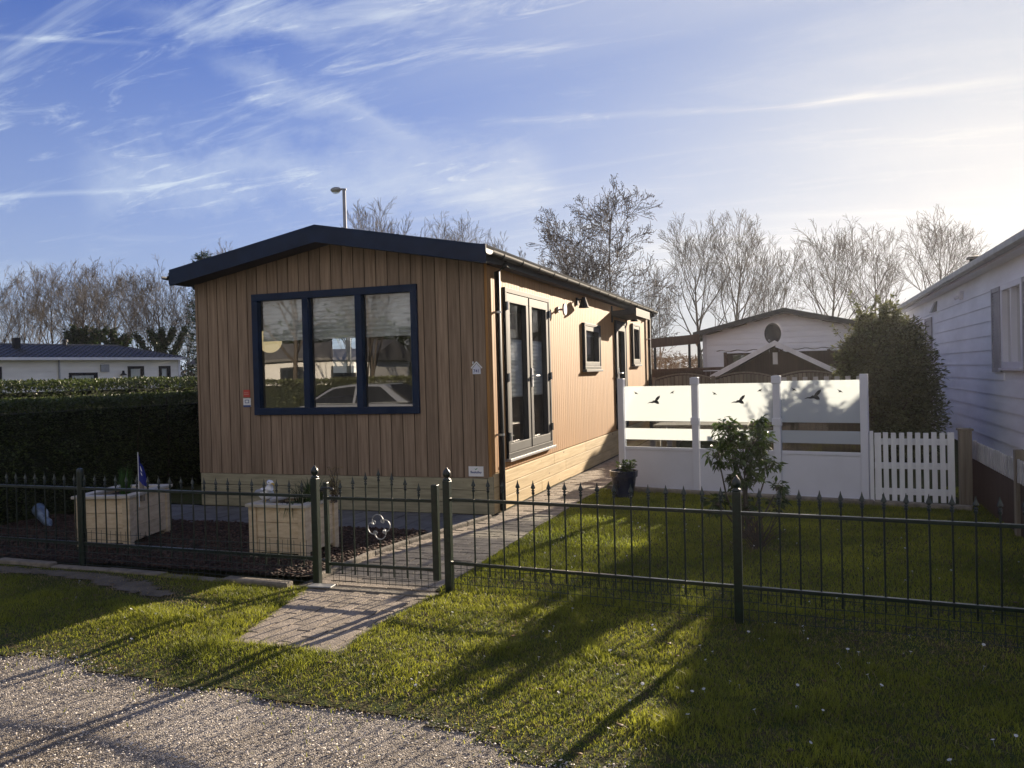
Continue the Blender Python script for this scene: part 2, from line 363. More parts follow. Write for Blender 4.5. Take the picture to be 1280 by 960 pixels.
M['stone'] = mat('stone', (0.50, 0.455, 0.40), 0.85, var=0.1, vscale=(3, 3, 3), island=0.55)
M['grass'] = mat('grass', (0.36, 0.37, 0.040), 0.5, var=0.1, vscale=(1.1, 1.1, 1.1), col2=(0.105, 0.130, 0.020), island=0.35, trans=0.6, detail=4)
M['straw'] = mat('straw', (0.26, 0.20, 0.09), 0.7, island=0.3, trans=0.3)
M['petal'] = mat('petal', (0.8, 0.8, 0.8), 0.6, trans=0.3, var=0.03)
M['twig'] = mat('twig', (0.085, 0.070, 0.056), 0.85, var=0.25, vscale=(0.5, 0.5, 0.5))
M['twig_dark'] = mat('twig_dark', (0.060, 0.040, 0.032), 0.85, var=0.2, vscale=(0.5, 0.5, 0.5))
M['slat_grey'] = mat('slat_grey', (0.42, 0.41, 0.40), 0.7, var=0.1, island=0.1)
M['barkwood'] = mat('barkwood', (0.085, 0.068, 0.052), 0.9, var=0.25, vscale=(4, 4, 1.5), bump=0.6)
M['ivy'] = mat('ivy', (0.035, 0.060, 0.015), 0.45, island=0.5, trans=0.25)
M['hedge_leaf'] = mat('hedge_leaf', (0.085, 0.115, 0.028), 0.5, island=0.5, trans=0.3, vscale=(1.2, 1.2, 1.2), col2=(0.030, 0.040, 0.014))
M['laurel'] = mat('laurel', (0.055, 0.085, 0.020), 0.38, island=0.5, trans=0.3)
M['shrub_leaf'] = mat('shrub_leaf', (0.150, 0.160, 0.075), 0.5, island=0.5, trans=0.3)
M['pine'] = mat('pine', (0.022, 0.050, 0.025), 0.55, island=0.5, trans=0.15)
M['hedge_core'] = mat('hedge_core', (0.022, 0.028, 0.012), 0.95, var=0.3, vscale=(8, 8, 8), bump=1.0)
M['blade_green'] = mat('blade_green', (0.045, 0.115, 0.02), 0.45, island=0.4, trans=0.35)
M['brown_leaf'] = mat('brown_leaf', (0.14, 0.085, 0.035), 0.7, island=0.5, trans=0.3)
M['navy_pot'] = mat('navy_pot', (0.012, 0.018, 0.045), 0.25, var=0.2, bump=0.05, coat=0.4)
M['flag_blue'] = mat('flag_blue', (0.010, 0.022, 0.22), 0.7, trans=0.2, var=0.1)
M['white'] = mat('white', (0.78, 0.78, 0.78), 0.5, var=0.03)
M['gull_grey'] = mat('gull_grey', (0.28, 0.29, 0.31), 0.5, var=0.1)
M['beak'] = mat('beak', (0.5, 0.32, 0.05), 0.5)
M['black'] = mat('black', (0.012, 0.012, 0.014), 0.5)
M['decal'] = mat('decal', (0.02, 0.022, 0.024), 0.6)
M['red'] = mat('red', (0.55, 0.06, 0.04), 0.5, var=0.05)
M['sign_blue'] = mat('sign_blue', (0.02, 0.06, 0.22), 0.5, var=0.03)
M['sign_green'] = mat('sign_green', (0.03, 0.22, 0.05), 0.5, var=0.03)
M['num_blue'] = mat('num_blue', (0.06, 0.08, 0.22), 0.5, var=0.03)
M['plaque'] = mat('plaque', (0.66, 0.68, 0.76), 0.4, var=0.03)
M['tan'] = mat('tan', (0.35, 0.28, 0.17), 0.8, var=0.2, vscale=(30, 30, 30), bump=0.6)
M['ceramic'] = mat('ceramic', (0.10, 0.14, 0.20), 0.4, var=0.4, vscale=(14, 14, 14), coat=0.5)
M['car_paint'] = mat('car_paint', (0.42, 0.44, 0.46), 0.28, metal=0.5, var=0.02, coat=0.8)
M['rubber'] = mat('rubber', (0.02, 0.02, 0.02), 0.8)
M['tail'] = mat('tail', (0.4, 0.02, 0.02), 0.25)
M['brick_red'] = mat('brick_red', (0.24, 0.10, 0.065), 0.85, var=0.2, vscale=(9, 9, 9), island=0.2)
M['corrug'] = mat('corrug', (0.16, 0.14, 0.12), 0.6, var=0.2)

# ground surfaces with mixed procedural colour
def ground_mat():
    m = bpy.data.materials.new('ground'); m.use_nodes = True; n = m.node_tree.nodes; L = m.node_tree.links; b = n['Principled BSDF']; b.inputs['Roughness'].default_value = 0.95
    b.inputs['Specular IOR Level'].default_value = 0.15
    tc = n.new('ShaderNodeTexCoord')
    def noise(s, d=6):
        t = n.new('ShaderNodeTexNoise'); t.inputs['Scale'].default_value = s; t.inputs['Detail'].default_value = d; L.new(tc.outputs['Object'], t.inputs[0]); return t.outputs[0]
    a = noise(0.6); c = noise(14); e = noise(60)
    m1 = n.new('ShaderNodeMix'); m1.data_type = 'RGBA'; m1.inputs[6].default_value = (0.045, 0.062, 0.014, 1); m1.inputs[7].default_value = (0.075, 0.060, 0.030, 1)
    r1 = n.new('ShaderNodeMapRange'); r1.inputs[1].default_value = 0.42; r1.inputs[2].default_value = 0.65; L.new(c, r1.inputs[0]); L.new(r1.outputs[0], m1.inputs[0])
    m2 = n.new('ShaderNodeMix'); m2.data_type = 'RGBA'; m2.blend_type = 'MULTIPLY'; m2.inputs[0].default_value = 0.7
    L.new(m1.outputs[2], m2.inputs[6]); r2 = n.new('ShaderNodeMapRange'); r2.inputs[1].default_value = 0.3; r2.inputs[2].default_value = 0.7; r2.inputs[3].default_value = 0.6; r2.inputs[4].default_value = 1.3
    L.new(e, r2.inputs[0]); L.new(r2.outputs[0], m2.inputs[7]); L.new(m2.outputs[2], b.inputs['Base Color'])
    bp = n.new('ShaderNodeBump'); bp.inputs['Strength'].default_value = 1; bp.inputs['Distance'].default_value = 0.02; L.new(e, bp.inputs['Height']); L.new(bp.outputs[0], b.inputs['Normal'])
    return m
M['ground'] = ground_mat()
def gravel_mat():
    m = bpy.data.materials.new('gravel'); m.use_nodes = True; n = m.node_tree.nodes; L = m.node_tree.links; b = n['Principled BSDF']; b.inputs['Roughness'].default_value = 0.9
    b.inputs['Specular IOR Level'].default_value = 0.2
    tc = n.new('ShaderNodeTexCoord')
    v = n.new('ShaderNodeTexVoronoi'); v.inputs['Scale'].default_value = 130; L.new(tc.outputs['Object'], v.inputs[0])
    nn = n.new('ShaderNodeTexNoise'); nn.inputs['Scale'].default_value = 1.3; nn.inputs['Detail'].default_value = 8; L.new(tc.outputs['Object'], nn.inputs[0])
    sep = n.new('ShaderNodeSeparateColor'); L.new(v.outputs['Color'], sep.inputs[0])
    m1 = n.new('ShaderNodeMix'); m1.data_type = 'RGBA'; m1.inputs[6].default_value = (0.18, 0.16, 0.14, 1); m1.inputs[7].default_value = (0.54, 0.49, 0.43, 1)
    L.new(sep.outputs[0], m1.inputs[0])
    m2 = n.new('ShaderNodeMix'); m2.data_type = 'RGBA'; m2.inputs[7].default_value = (0.20, 0.168, 0.13, 1)
    r_ = n.new('ShaderNodeMapRange'); r_.inputs[1].default_value = 0.40; r_.inputs[2].default_value = 0.62; r_.inputs[4].default_value = 0.85; L.new(nn.outputs[0], r_.inputs[0])
    L.new(r_.outputs[0], m2.inputs[0]); L.new(m1.outputs[2], m2.inputs[6]); L.new(m2.outputs[2], b.inputs['Base Color'])
    bp = n.new('ShaderNodeBump'); bp.invert = True; bp.inputs['Strength'].default_value = 1; bp.inputs['Distance'].default_value = 0.012
    L.new(v.outputs['Distance'], bp.inputs['Height']); L.new(bp.outputs[0], b.inputs['Normal'])
    return m
M['gravel'] = gravel_mat()

# smooth value noise for numpy
def vnoise(x, y, s, seed=0):
    rng = np.random.default_rng(seed); G = rng.random((64, 64))
    x = np.asarray(x)*s + 1000.5; y = np.asarray(y)*s + 1000.5
    xi = np.floor(x).astype(int); yi = np.floor(y).astype(int); fx = x-xi; fy = y-yi
    fx = fx*fx*(3-2*fx); fy = fy*fy*(3-2*fy)
    g = lambda a, b: G[a % 64, b % 64]
    return (g(xi, yi)*(1-fx)+g(xi+1, yi)*fx)*(1-fy) + (g(xi, yi+1)*(1-fx)+g(xi+1, yi+1)*fx)*fy
def fbm(x, y, s, seed=0): return (vnoise(x, y, s, seed)*0.5+vnoise(x, y, s*2.1, seed+1)*0.3+vnoise(x, y, s*4.3, seed+2)*0.2)
def edge_y(x):   # kerbless edge between gravel road and verge
    return np.interp(x, [-60, -9, -4.6, -3, -1.7, -0.83, 0.2, 3, 60], [4.3, 4.0, 3.70, 3.56, 3.45, 3.26, 3.02, 2.5, 2.3]) + 0.22*(fbm(x, np.zeros_like(x), 2.3, 5)-0.5)
def on_paving(x, y):
    ap = (y > 4.05+0.1*vnoise(x, y, 3, 9)) & (y < 5.5) & (x > np.interp(y, [4.1, 5.4], [-3.30, -3.60])) & (x < np.interp(y, [4.1, 4.5, 5.4], [-2.50, -2.56, -2.50]))
    pa = (y >= 5.4) & (y < 19) & (x > np.interp(y, [5.4, 6.5, 8.5, 8.6], [-3.66, -3.64, -3.28, -3.3])) & (x < -2.54)
    return ap | pa
def lawn_h(x, y):
    h = 0.012 + 0.05*(fbm(x, y, 0.8, 21)-0.35)
    d = np.clip((y-edge_y(x))/0.5, 0, 1)
    return h*d - 0.004

# ------------------------------------------------------------------ ground
g = MB(); g.add([(-400, -400, -0.06), (400, -400, -0.06), (400, 500, -0.06), (-400, 500, -0.06)], [(0, 1, 2, 3)])
tag(g.build('ground', M['ground']), kind='structure')
def grid_sheet(name, x0, x1, y0, y1, st, hf, m, mask=None):
    xs = np.arange(x0, x1+1e-6, st); ys = np.arange(y0, y1+1e-6, st)
    X, Y = np.meshgrid(xs, ys); Z = hf(X, Y); V = np.stack([X.ravel(), Y.ravel(), Z.ravel()], 1)
    nx = len(xs); i, j = np.meshgrid(np.arange(nx-1), np.arange(len(ys)-1)); a = (j*nx+i).ravel()
    F = np.stack([a, a+1, a+1+nx, a+nx], 1)
    if mask is not None:
        c = V[F].mean(1); F = F[mask(c[:, 0], c[:, 1])]
    return tag(np_mesh(name, V, F, m, smooth=True), kind='structure')
lawn = grid_sheet('lawn', -20, 6, 2.0, 12.0, 0.07, lawn_h, M['ground'], lambda x, y: (y > edge_y(x)-0.05) & ~on_paving(x, y) & ~((x > -8.65) & (x < -3.3) & (y > 5.45) & (y < 8.75)))
grid_sheet('gravel_road', -14, 8, -1.0, 4.6, 0.06, lambda x, y: -0.012+0.03*(fbm(x, y, 1.2, 31)-0.5)-0.03*np.clip((y-edge_y(x))/0.3, 0, 1), M['gravel'])
rd = MB(); rd.add([(-70, -3.4, -0.05), (70, -3.4, -0.05), (70, 2.2, -0.05), (-70, 4.0, -0.05)], [(0, 1, 2, 3)])
tag(rd.build('road_bed', M['gravel']), kind='structure')

# pavers, brick by brick
def pavers(name, x0f, x1f, y0, y1, bw, bl, m, gap=0.007, z=0.014, jit=0.004, along='y', stagger=0.5):
    mb = MB(); n = 0
    y = y0; row = 0
    if along == 'x':   # long side along x
        while y < y1:
            xa, xb = x0f(y+bw/2), x1f(y+bw/2)
            x = xa - (bl*stagger if row % 2 else 0)
            while x < xb:
                a = max(x, xa); b = min(x+bl, xb)
                if b-a > 0.03:
                    t = random.uniform(-jit, jit); tl = random.uniform(-0.006, 0.006)
                    mb.box(a+gap/2, b-gap/2, y+gap/2, min(y+bw, y1)-gap/2, -0.05, z+t, Matrix.Rotation(tl, 3, 'Y') @ Matrix.Rotation(random.uniform(-0.006, 0.006), 3, 'X'))
                x += bl
            y += bw; row += 1
    else:
        xa = min(x0f(y0), x0f(y1), x0f((y0+y1)/2)); xb = max(x1f(y0), x1f(y1))
        x = xa; row = 0
        while x < xb:
            y = y0 - (bl*stagger if row % 2 else 0)
            while y < y1:
                a = max(y, y0); b = min(y+bl, y1); yc = (a+b)/2
                l, r_ = max(x, x0f(yc)), min(x+bw, x1f(yc))
                if b-a > 0.03 and r_-l > 0.02:
                    mb.box(l+gap/2, r_-gap/2, a+gap/2, b-gap/2, -0.05, z+random.uniform(-jit, jit), Matrix.Rotation(random.uniform(-0.01, 0.01), 3, 'X') @ Matrix.Rotation(random.uniform(-0.01, 0.01), 3, 'Y'))
                y += bl
            x += bw; row += 1
    return tag(mb.build(name, m, bevel=0.003), kind='structure')
itp = lambda xs, ys: (lambda y: float(np.interp(y, xs, ys)))
b_ = MB(); b_.add([(-3.7, 5.3, 0.002), (-2.52, 5.3, 0.002), (-2.54, 19.4, 0.002), (-3.62, 19.4, 0.002)], [(0, 1, 2, 3)])
b_.add([(-3.31, 4.15, 0.0), (-2.50, 4.15, 0.0), (-2.52, 5.28, 0.0), (-3.60, 5.28, 0.0)], [(0, 1, 2, 3)])
tag(b_.build('path_joint_sand', M['joint']), kind='structure')
pavers('garden_path', itp([5.45, 6.5, 8.5, 8.62], [-3.60, -3.60, -3.22, -3.24]), itp([5, 20], [-2.56, -2.56]), 5.50, 19.0, 0.105, 0.21, M['paver'], along='x')
pavers('entrance_paving', itp([4.1, 5.4], [-3.30, -3.58]), itp([4.1, 4.5, 5.4], [-2.50, -2.56, -2.51]), 4.12, 5.34, 0.105, 0.21, M['paver'], along='y', z=0.012, jit=0.003)
k = MB()
k.box(-3.60, -2.50, 5.35, 5.44, -0.05, 0.020)
tag(k.build('threshold_strip', M['kerb'], bevel=0.006), kind='structure')
pavers('dark_paving_strip', itp([6.8, 7.6, 8.6], [-7.9, -7.9, -7.9]), itp([7.3, 8.6], [-3.50, -3.30]), 7.55, 8.62, 0.30, 0.30, M['slab'], along='x', stagger=0, z=0.012)
k = MB(); k.box(-7.95, -3.36, 7.5, 8.64, -0.05, 0.0); tag(k.build('strip_bedding', M['joint']), kind='structure')
bed = grid_sheet('soil_bed', -8.6, -3.6, 5.62, 7.62, 0.05, lambda x, y: 0.012+0.03*(fbm(x, y, 2, 41)-0.3), M['soil'], lambda x, y: x < np.interp(y, [5.4, 6.5, 8.5], [-3.68, -3.66, -3.36]))
# kerb stones: bed edge along fence, path edge, base of screen
def stones(name, pts, ln, w, h, m, label=None, z0=-0.05, jit=0.01):
    mb = MB()
    for (a, b) in zip(pts[:-1], pts[1:]):
        a = Vector(a); b = Vector(b); L_ = (b-a).length; n = max(1, round(L_/ln)); d = (b-a)/L_; ang = math.atan2(d.y, d.x)
        for i in range(n):
            c = a + d*(L_*(i+0.5)/n); hh = h + random.uniform(-jit, jit)
            mb.box(c.x-L_/n/2+0.004, c.x+L_/n/2-0.004, c.y-w/2, c.y+w/2, z0, hh, Matrix.Rotation(ang+random.uniform(-0.03, 0.03), 3, 'Z') @ Matrix.Rotation(random.uniform(-0.02, 0.02), 3, 'Y'))
    return tag(mb.build(name, m, bevel=0.012), kind='structure')
stones('bed_kerb', [(-8.8, 5.42), (-6.2, 5.46), (-3.70, 5.34)], 0.62, 0.09, 0.035, M['kerb'], jit=0.018)
stones('path_kerb', [(-3.64, 5.62), (-3.63, 6.5), (-3.27, 8.5)], 0.5, 0.05, 0.05, M['kerb'], jit=0.004)
stones('screen_kerb', [(-2.45, 10.78), (0.75, 10.05), (1.7, 9.83)], 0.9, 0.10, 0.07, M['kerb'], jit=0.006)

# ------------------------------------------------------------------ scattered stuff on the ground
def blades(name, X, Y, Z, hgt, wid, m, lean=0.5, kind_label=None):
    n = len(X); a = RNG.random(n)*2*PI; la = RNG.random(n)*2*PI
    h = hgt*(0.5+RNG.random(n)); w = wid*(0.6+0.8*RNG.random(n)); ln = lean*RNG.random(n)*h*1.3
    dx, dy = np.cos(a)*w/2, np.sin(a)*w/2; lx, ly = np.cos(la)*ln, np.sin(la)*ln
    P = lambda fx, fy, fz: np.stack([X+fx, Y+fy, Z+fz], 1)
    V = np.stack([P(-dx, -dy, 0*h-0.005), P(dx, dy, 0*h-0.005), P(dx*0.8+lx*0.35, dy*0.8+ly*0.35, h*0.55), P(-dx*0.8+lx*0.35, -dy*0.8+ly*0.35, h*0.55), P(lx, ly, h)], 1)
    i = (np.arange(n)*5)[:, None]
    F = np.concatenate([i+np.array([0, 1, 2]), i+np.array([0, 2, 3]), i+np.array([3, 2, 4])], 0)
    return np_mesh(name, V.reshape(-1, 3), F, m)
def scatter(x0, x1, y0, y1, dens):
    n = int((x1-x0)*(y1-y0)*dens); return x0+RNG.random(n)*(x1-x0), y0+RNG.random(n)*(y1-y0)
def bare(x, y):   # worn soil patches
    b = np.exp(-(((x+4.75)/0.75)**2+((y-4.95+0.25*(x+4.75))/0.17)**2))*1.5*(0.6+0.8*fbm(x, y, 5, 7))
    b += np.exp(-(((x+6.4)/1.3)**2+((y-5.22)/0.15)**2))*1.3
    b += np.exp(-(((x+6.8)/0.9)**2+((y-4.55)/0.15)**2))*0.6
    b += np.exp(-(((x-0.7)/1.1)**2+((y-5.15)/0.28)**2))*0.55
    b += np.exp(-(((x+2.2)/0.7)**2+((y-5.75)/0.25)**2))*0.5
    b += np.exp(-(((x+0.4)/0.35)**2+((y-7.45)/0.25)**2))*0.9
    return b
xs, ys = scatter(-9.5, 3.2, 2.7, 5.6, 13500)
ok = (ys > edge_y(xs)+0.10*RNG.standard_normal(len(xs))) & ~on_paving(xs, ys) & (RNG.random(len(xs)) > bare(xs, ys)) & ((ys < 5.38) | (xs > -2.5))
ok &= RNG.random(len(xs)) < np.clip(0.30+0.9*np.clip((ys-edge_y(xs))/0.5, 0, 1), 0, 1)*(0.5+0.8*fbm(xs, ys, 1.3, 51))
ok &= xs > -9.5+0*xs
xs, ys = xs[ok], ys[ok]
clump = fbm(xs, ys, 2.4, 61)
tall = 0.0185*(0.30+1.3*clump+1.6*np.clip(fbm(xs, ys, 4.0, 66)-0.56, 0, 1)*4)*(1-0.5*np.clip(bare(xs, ys)*1.5, 0, 1))*np.clip(0.5+(ys-edge_y(xs))*1.2, 0.5, 1)
o = blades('grass', xs, ys, lawn_h(xs, ys), tall, 0.0032, M['grass'], 1.1)
tag(o, 'short yellow green grass on the verge in front of the iron fence', 'grass', kind='stuff')
xs, ys = scatter(-8.8, 1.0, 2.6, 4.2, 900)   # sparse weeds creeping onto the gravel and over the paving edge
dd = ys-edge_y(xs); ok = (dd < 0.02) & (RNG.random(len(xs)) < np.exp(dd/0.16)*0.9*(fbm(xs, ys, 3, 55) > 0.45)) ; xs, ys = xs[ok], ys[ok]
tag(blades('creeping_weeds', xs, ys, 0.0*xs, 0.014+0*xs, 0.0035, M['grass'], 1.4), 'sparse weeds creeping onto the gravel edge', 'weeds', kind='stuff')
n_e = 2600; f_ = RNG.random(n_e); sd_ = RNG.random(n_e) < 0.5
ye = 4.12+1.25*f_; xe_ = np.where(sd_, np.interp(ye, [4.1, 5.4], [-3.30, -3.58]), np.interp(ye, [4.1, 4.5, 5.4], [-2.50, -2.56, -2.51]))+RNG.standard_normal(n_e)*0.018
tag(blades('edge_tufts', xe_, ye, 0.0*xe_, 0.028+0*xe_, 0.0035, M['grass'], 1.2), 'tufts of grass leaning over the edges of the entrance paving', 'grass', kind='stuff')
ye2 = 4.12+RNG.standard_normal(900)*0.03; xe2 = -3.3+0.8*RNG.random(900)
tag(blades('edge_tufts', xe2, ye2, 0.0*xe2, 0.026+0*xe2, 0.0035, M['grass'], 1.2), 'tufts of grass at the road end of the entrance paving', 'grass', kind='stuff')
xs, ys = scatter(-2.6, 3.4, 5.5, 11.6, 6500)
ok = ~on_paving(xs, ys) & (RNG.random(len(xs)) > bare(xs, ys)) & ((ys < 10.75-(xs+2.4)*0.22) | (xs > 1.7)) & (RNG.random(len(xs)) < 0.55+0.7*fbm(xs, ys, 1.3, 53)) & (xs < 3.0)
xs, ys = xs[ok], ys[ok]
o = blades('grass', xs, ys, lawn_h(xs, ys), 0.024*(0.5+fbm(xs, ys, 2, 62)), 0.0048, M['grass'], 0.9)
tag(o, 'mown garden lawn between the paved path and the white screen', 'grass', kind='stuff')
grid_sheet('worn_soil', -8.5, -3.7, 4.5, 5.45, 0.04, lambda x, y: lawn_h(x, y)+0.006+0.004*vnoise(x, y, 18, 3), M['mud'], lambda x, y: bare(x, y)*(0.55+0.9*fbm(x, y, 4, 17)) > 0.95)
# dry thatch mixed in
xs, ys = scatter(-9, 3, 2.9, 9.5, 1500)
ok = (ys > edge_y(xs)-0.1) & ~on_paving(xs, ys) & ((ys < 5.3) | (xs > -2.4)) & (RNG.random(len(xs)) < 0.35+0.9*bare(xs, ys))
xs, ys = xs[ok], ys[ok]
tag(blades('dry_grass', xs, ys, lawn_h(xs, ys), 0.018+0*xs, 0.004, M['straw'], 2.2), 'dry straw coloured blades lying in the lawn', 'dry grass', kind='stuff')
# further rough lawns left and far
xs, ys = scatter(-26, -10.5, 4.0, 24, 110)
tag(blades('far_grass', xs, ys, -0.05+0*xs, 0.08+0*xs, 0.02, M['grass'], 0.8), 'rough grass beyond the left hedges', 'grass', kind='stuff')
def rocks(name, X, Y, Z, s, m, flat=0.6):
    ico = np.array([(0, 0, 1), (0.9, 0, 0.3), (0.28, 0.85, 0.3), (-0.72, 0.53, 0.3), (-0.72, -0.53, 0.3), (0.28, -0.85, 0.3), (0, 0, -0.6)], float)
    f = np.array([(0, 1, 2), (0, 2, 3), (0, 3, 4), (0, 4, 5), (0, 5, 1), (6, 2, 1), (6, 3, 2), (6, 4, 3), (6, 5, 4), (6, 1, 5)])
    n = len(X); a = RNG.random(n)*2*PI
    P = ico[None]*(1+0.35*RNG.standard_normal((n, 7, 1)).clip(-1.5, 1.5))*s[:, None, None]
    P[:, :, 2] *= flat*(0.6+0.8*RNG.random(n))[:, None]; P[:, :, 0] *= (0.7+0.7*RNG.random(n))[:, None]
    c, d = np.cos(a)[:, None], np.sin(a)[:, None]
    x = P[:, :, 0]*c-P[:, :, 1]*d; y = P[:, :, 0]*d+P[:, :, 1]*c
    V = np.stack([x+X[:, None], y+Y[:, None], P[:, :, 2]+Z[:, None]], 2).reshape(-1, 3)
    F = (f[None]+(np.arange(n)*7)[:, None, None]).reshape(-1, 3)
    return np_mesh(name, V, F, m)
xs, ys = scatter(-8.5, 1.5, 1.9, 4.3, 4800)
d = ys-edge_y(xs); ok = (d < 0.10+0.12*np.abs(RNG.standard_normal(len(xs)))) & (RNG.random(len(xs)) < 0.25+1.1*fbm(xs, ys, 1.6, 71)) & ~on_paving(xs, ys)
xs, ys = xs[ok], ys[ok]
sz = 0.0024+0.0062*RNG.random(len(xs))**3.2
tag(rocks('gravel_stones', xs, ys, -0.004+0*xs+0.03*(fbm(xs, ys, 1.2, 31)-0.5), sz, M['stone']), 'loose pale gravel stones on the road in front of the verge', 'gravel', kind='stuff')
# bark mulch
xs, ys = scatter(-8.5, -3.6, 5.6, 7.55, 1700)
ok = xs < np.interp(ys, [5.4, 6.5, 8.5], [-3.69, -3.67, -3.38]); xs, ys = xs[ok], ys[ok]
tag(rocks('bark_mulch', xs, ys, 0.03+0*xs+0.012*RNG.random(len(xs)), 0.008+0.016*RNG.random(len(xs)), M['bark'], 0.45), 'reddish brown bark chips covering the planting bed', 'bark mulch', kind='stuff')
# ground litter: fallen leaves
xs, ys = scatter(-7, 3, 2.6, 8, 5)
ok = ((ys > edge_y(xs)) & ~on_paving(xs, ys)) & ((ys < 5.3) | (xs > -2.4)); xs, ys = xs[ok], ys[ok]
tag(rocks('leaf_litter', xs, ys, lawn_h(xs, ys)+0.02, 0.010+0.012*RNG.random(len(xs)), M['brown_leaf'], 0.2), 'small fallen brown leaves in the grass', 'leaf litter', kind='stuff')

# daisies: one thing each
dm = MB()
for k_ in range(9):
    q = 2*PI*k_/9; c_, s_ = math.cos(q), math.sin(q)
    dm.add([(0.002*c_-0.003*s_, 0.002*s_+0.003*c_, 0.03), (0.002*c_+0.003*s_, 0.002*s_-0.003*c_, 0.03), (0.012*c_+0.003*s_, 0.012*s_-0.003*c_, 0.034), (0.013*c_, 0.013*s_, 0.034), (0.012*c_-0.003*s_, 0.012*s_+0.003*c_, 0.034)], [(0, 1, 2, 3, 4)])
dm.tube([(0, 0, -0.01), (0, 0, 0.03)], 0.0008, 4)
d0 = dm.build('daisy', M['petal'])
def daisies(n, x0, x1, y0, y1, label, group, first=[True]):
    k_ = 0
    while k_ < n:
        x = random.uniform(x0, x1); y = random.uniform(y0, y1)
        xa = np.array([x]); ya = np.array([y])
        if y < edge_y(xa)[0]+0.12 or on_paving(xa, ya)[0]: continue
        if first[0]: o = d0; first[0] = False
        else: o = d0.copy(); COL.objects.link(o)
        o.location = (x, y, lawn_h(xa, ya)[0]+random.uniform(0.0, 0.012)); o.scale = (random.uniform(0.4, 0.8),)*3
        o.rotation_euler = (random.uniform(-0.7, 0.5), random.uniform(-0.5, 0.5), random.uniform(0, 6))
        tag(o, label, 'daisy', group); k_ += 1
daisies(95, -2.2, 2.2, 3.0, 5.3, 'tiny white daisy in the verge grass right of the gate', 'daisies in the verge right of the gate')
daisies(34, -8.5, -3.8, 3.9, 5.3, 'tiny white daisy in the verge grass left of the gate', 'daisies in the verge left of the gate')
daisies(60, -2.3, 2.2, 5.7, 8.6, 'tiny white daisy in the lawn behind the fence', 'daisies in the fenced lawn')

# ------------------------------------------------------------------ chalet
CX0, CX1, CY0, CY1 = -7.30, -3.30, 8.65, 18.95
CXM = (CX0+CX1)/2
ch = root('chalet', (CXM, CY0, 0), 'brown timber clad holiday chalet with dark blue roof edge and three part front window', 'chalet')
def roofz(x): return 2.83 + (3.22-2.83)*(1-abs(x-CXM)/2.0)      # underside line at wall plane
class Wall:
    """maps (u, w, z): u along wall, w outward"""
    def __init__(s, kind, c): s.k = kind; s.c = c
    def box(s, mb, u0, u1, w0, w1, z0, z1):
        if s.k == 'front': mb.box(u0, u1, s.c-w1, s.c-w0, z0, z1)
        elif s.k == 'right': mb.box(s.c+w0, s.c+w1, u0, u1, z0, z1)
        elif s.k == 'left': mb.box(s.c-w1, s.c-w0, u0, u1, z0, z1)
        elif s.k == 'back': mb.box(u0, u1, s.c+w0, s.c+w1, z0, z1)
    def pt(s, u, w, z):
        return {'front': (u, s.c-w, z), 'right': (s.c+w, u, z), 'left': (s.c-w, u, z), 'back': (u, s.c+w, z)}[s.k]
def planked(mb, wl, u0, u1, z0, topf, pitch, gap, w0, w1, holes, off=0.0):
    """vertical boards with holes; topf(u) gives the top"""
    u = u0 - off
    while u < u1-1e-6:
        a, b = max(u, u0), min(u+pitch, u1)
        a2, b2 = a+gap/2, b-gap/2
        cuts = sorted(set([a2, b2]+[h[i] for h in holes for i in (0, 1) if a2 < h[i] < b2]))
        for p, q in zip(cuts[:-1], cuts[1:]):
            if q-p < 1e-4: continue
            mid = (p+q)/2; segs = [(z0, None)]
            for h in holes:
                if h[0] <= mid <= h[1]:
                    ns = []
                    for (s0, s1) in segs:
                        if s0 < h[2]: ns.append((s0, h[2]))
                        ns.append((h[3], s1))
                    segs = ns
            for (s0, s1) in segs:
                if s1 is None:
                    ta, tb = topf(p), topf(q)
                    P = [wl.pt(p, w0, s0), wl.pt(q, w0, s0), wl.pt(q, w1, s0), wl.pt(p, w1, s0), wl.pt(p, w0, ta), wl.pt(q, w0, tb), wl.pt(q, w1, tb), wl.pt(p, w1, ta)]
                    mb.add(P, [(0, 3, 2, 1), (4, 5, 6, 7), (0, 1, 5, 4), (1, 2, 6, 5), (2, 3, 7, 6), (3, 0, 4, 7)])
                else: wl.box(mb, p, q, w0, w1, s0, s1)
        u += pitch
def fix_normals(o):
    import bmesh
    bm = bmesh.new(); bm.from_mesh(o.data); bmesh.ops.recalc_face_normals(bm, faces=bm.faces); bm.to_mesh(o.data); bm.free(); return o
FW = Wall('front', CY0); RW = Wall('right', CX1); LW = Wall('left', CX0); BW = Wall('back', CY1)
WIN = (-6.42, -4.17, 1.17, 2.65)
D1 = (9.17, 10.98, 0.60, 2.61); W1 = (12.89, 14.0, 1.64, 2.375); D2 = (15.33, 16.3, 0.50, 2.54); W2 = (16.97, 17.76, 1.73, 2.56)
LWN = (11.75, 12.75, 1.62, 2.40)
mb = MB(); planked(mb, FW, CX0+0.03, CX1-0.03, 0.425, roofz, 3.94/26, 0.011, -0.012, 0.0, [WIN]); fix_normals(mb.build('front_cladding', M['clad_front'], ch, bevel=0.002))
mb = MB(); planked(mb, FW, CX0+0.03, CX1-0.03, 0.43, lambda u: roofz(u)-0.002, 9, 0.0, -0.09, -0.0135, [WIN]); fix_normals(mb.build('front_wall', M['groove'], ch))
RH = [D1, W1, D2, W2]
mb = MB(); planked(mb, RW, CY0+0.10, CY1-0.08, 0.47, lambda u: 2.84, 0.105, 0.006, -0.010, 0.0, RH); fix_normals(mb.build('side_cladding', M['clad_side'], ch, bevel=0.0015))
mb = MB(); planked(mb, RW, CY0+0.10, CY1-0.08, 0.47, lambda u: 2.838, 90, 0.0, -0.09, -0.0115, RH); fix_normals(mb.build('side_wall', M['groove'], ch))
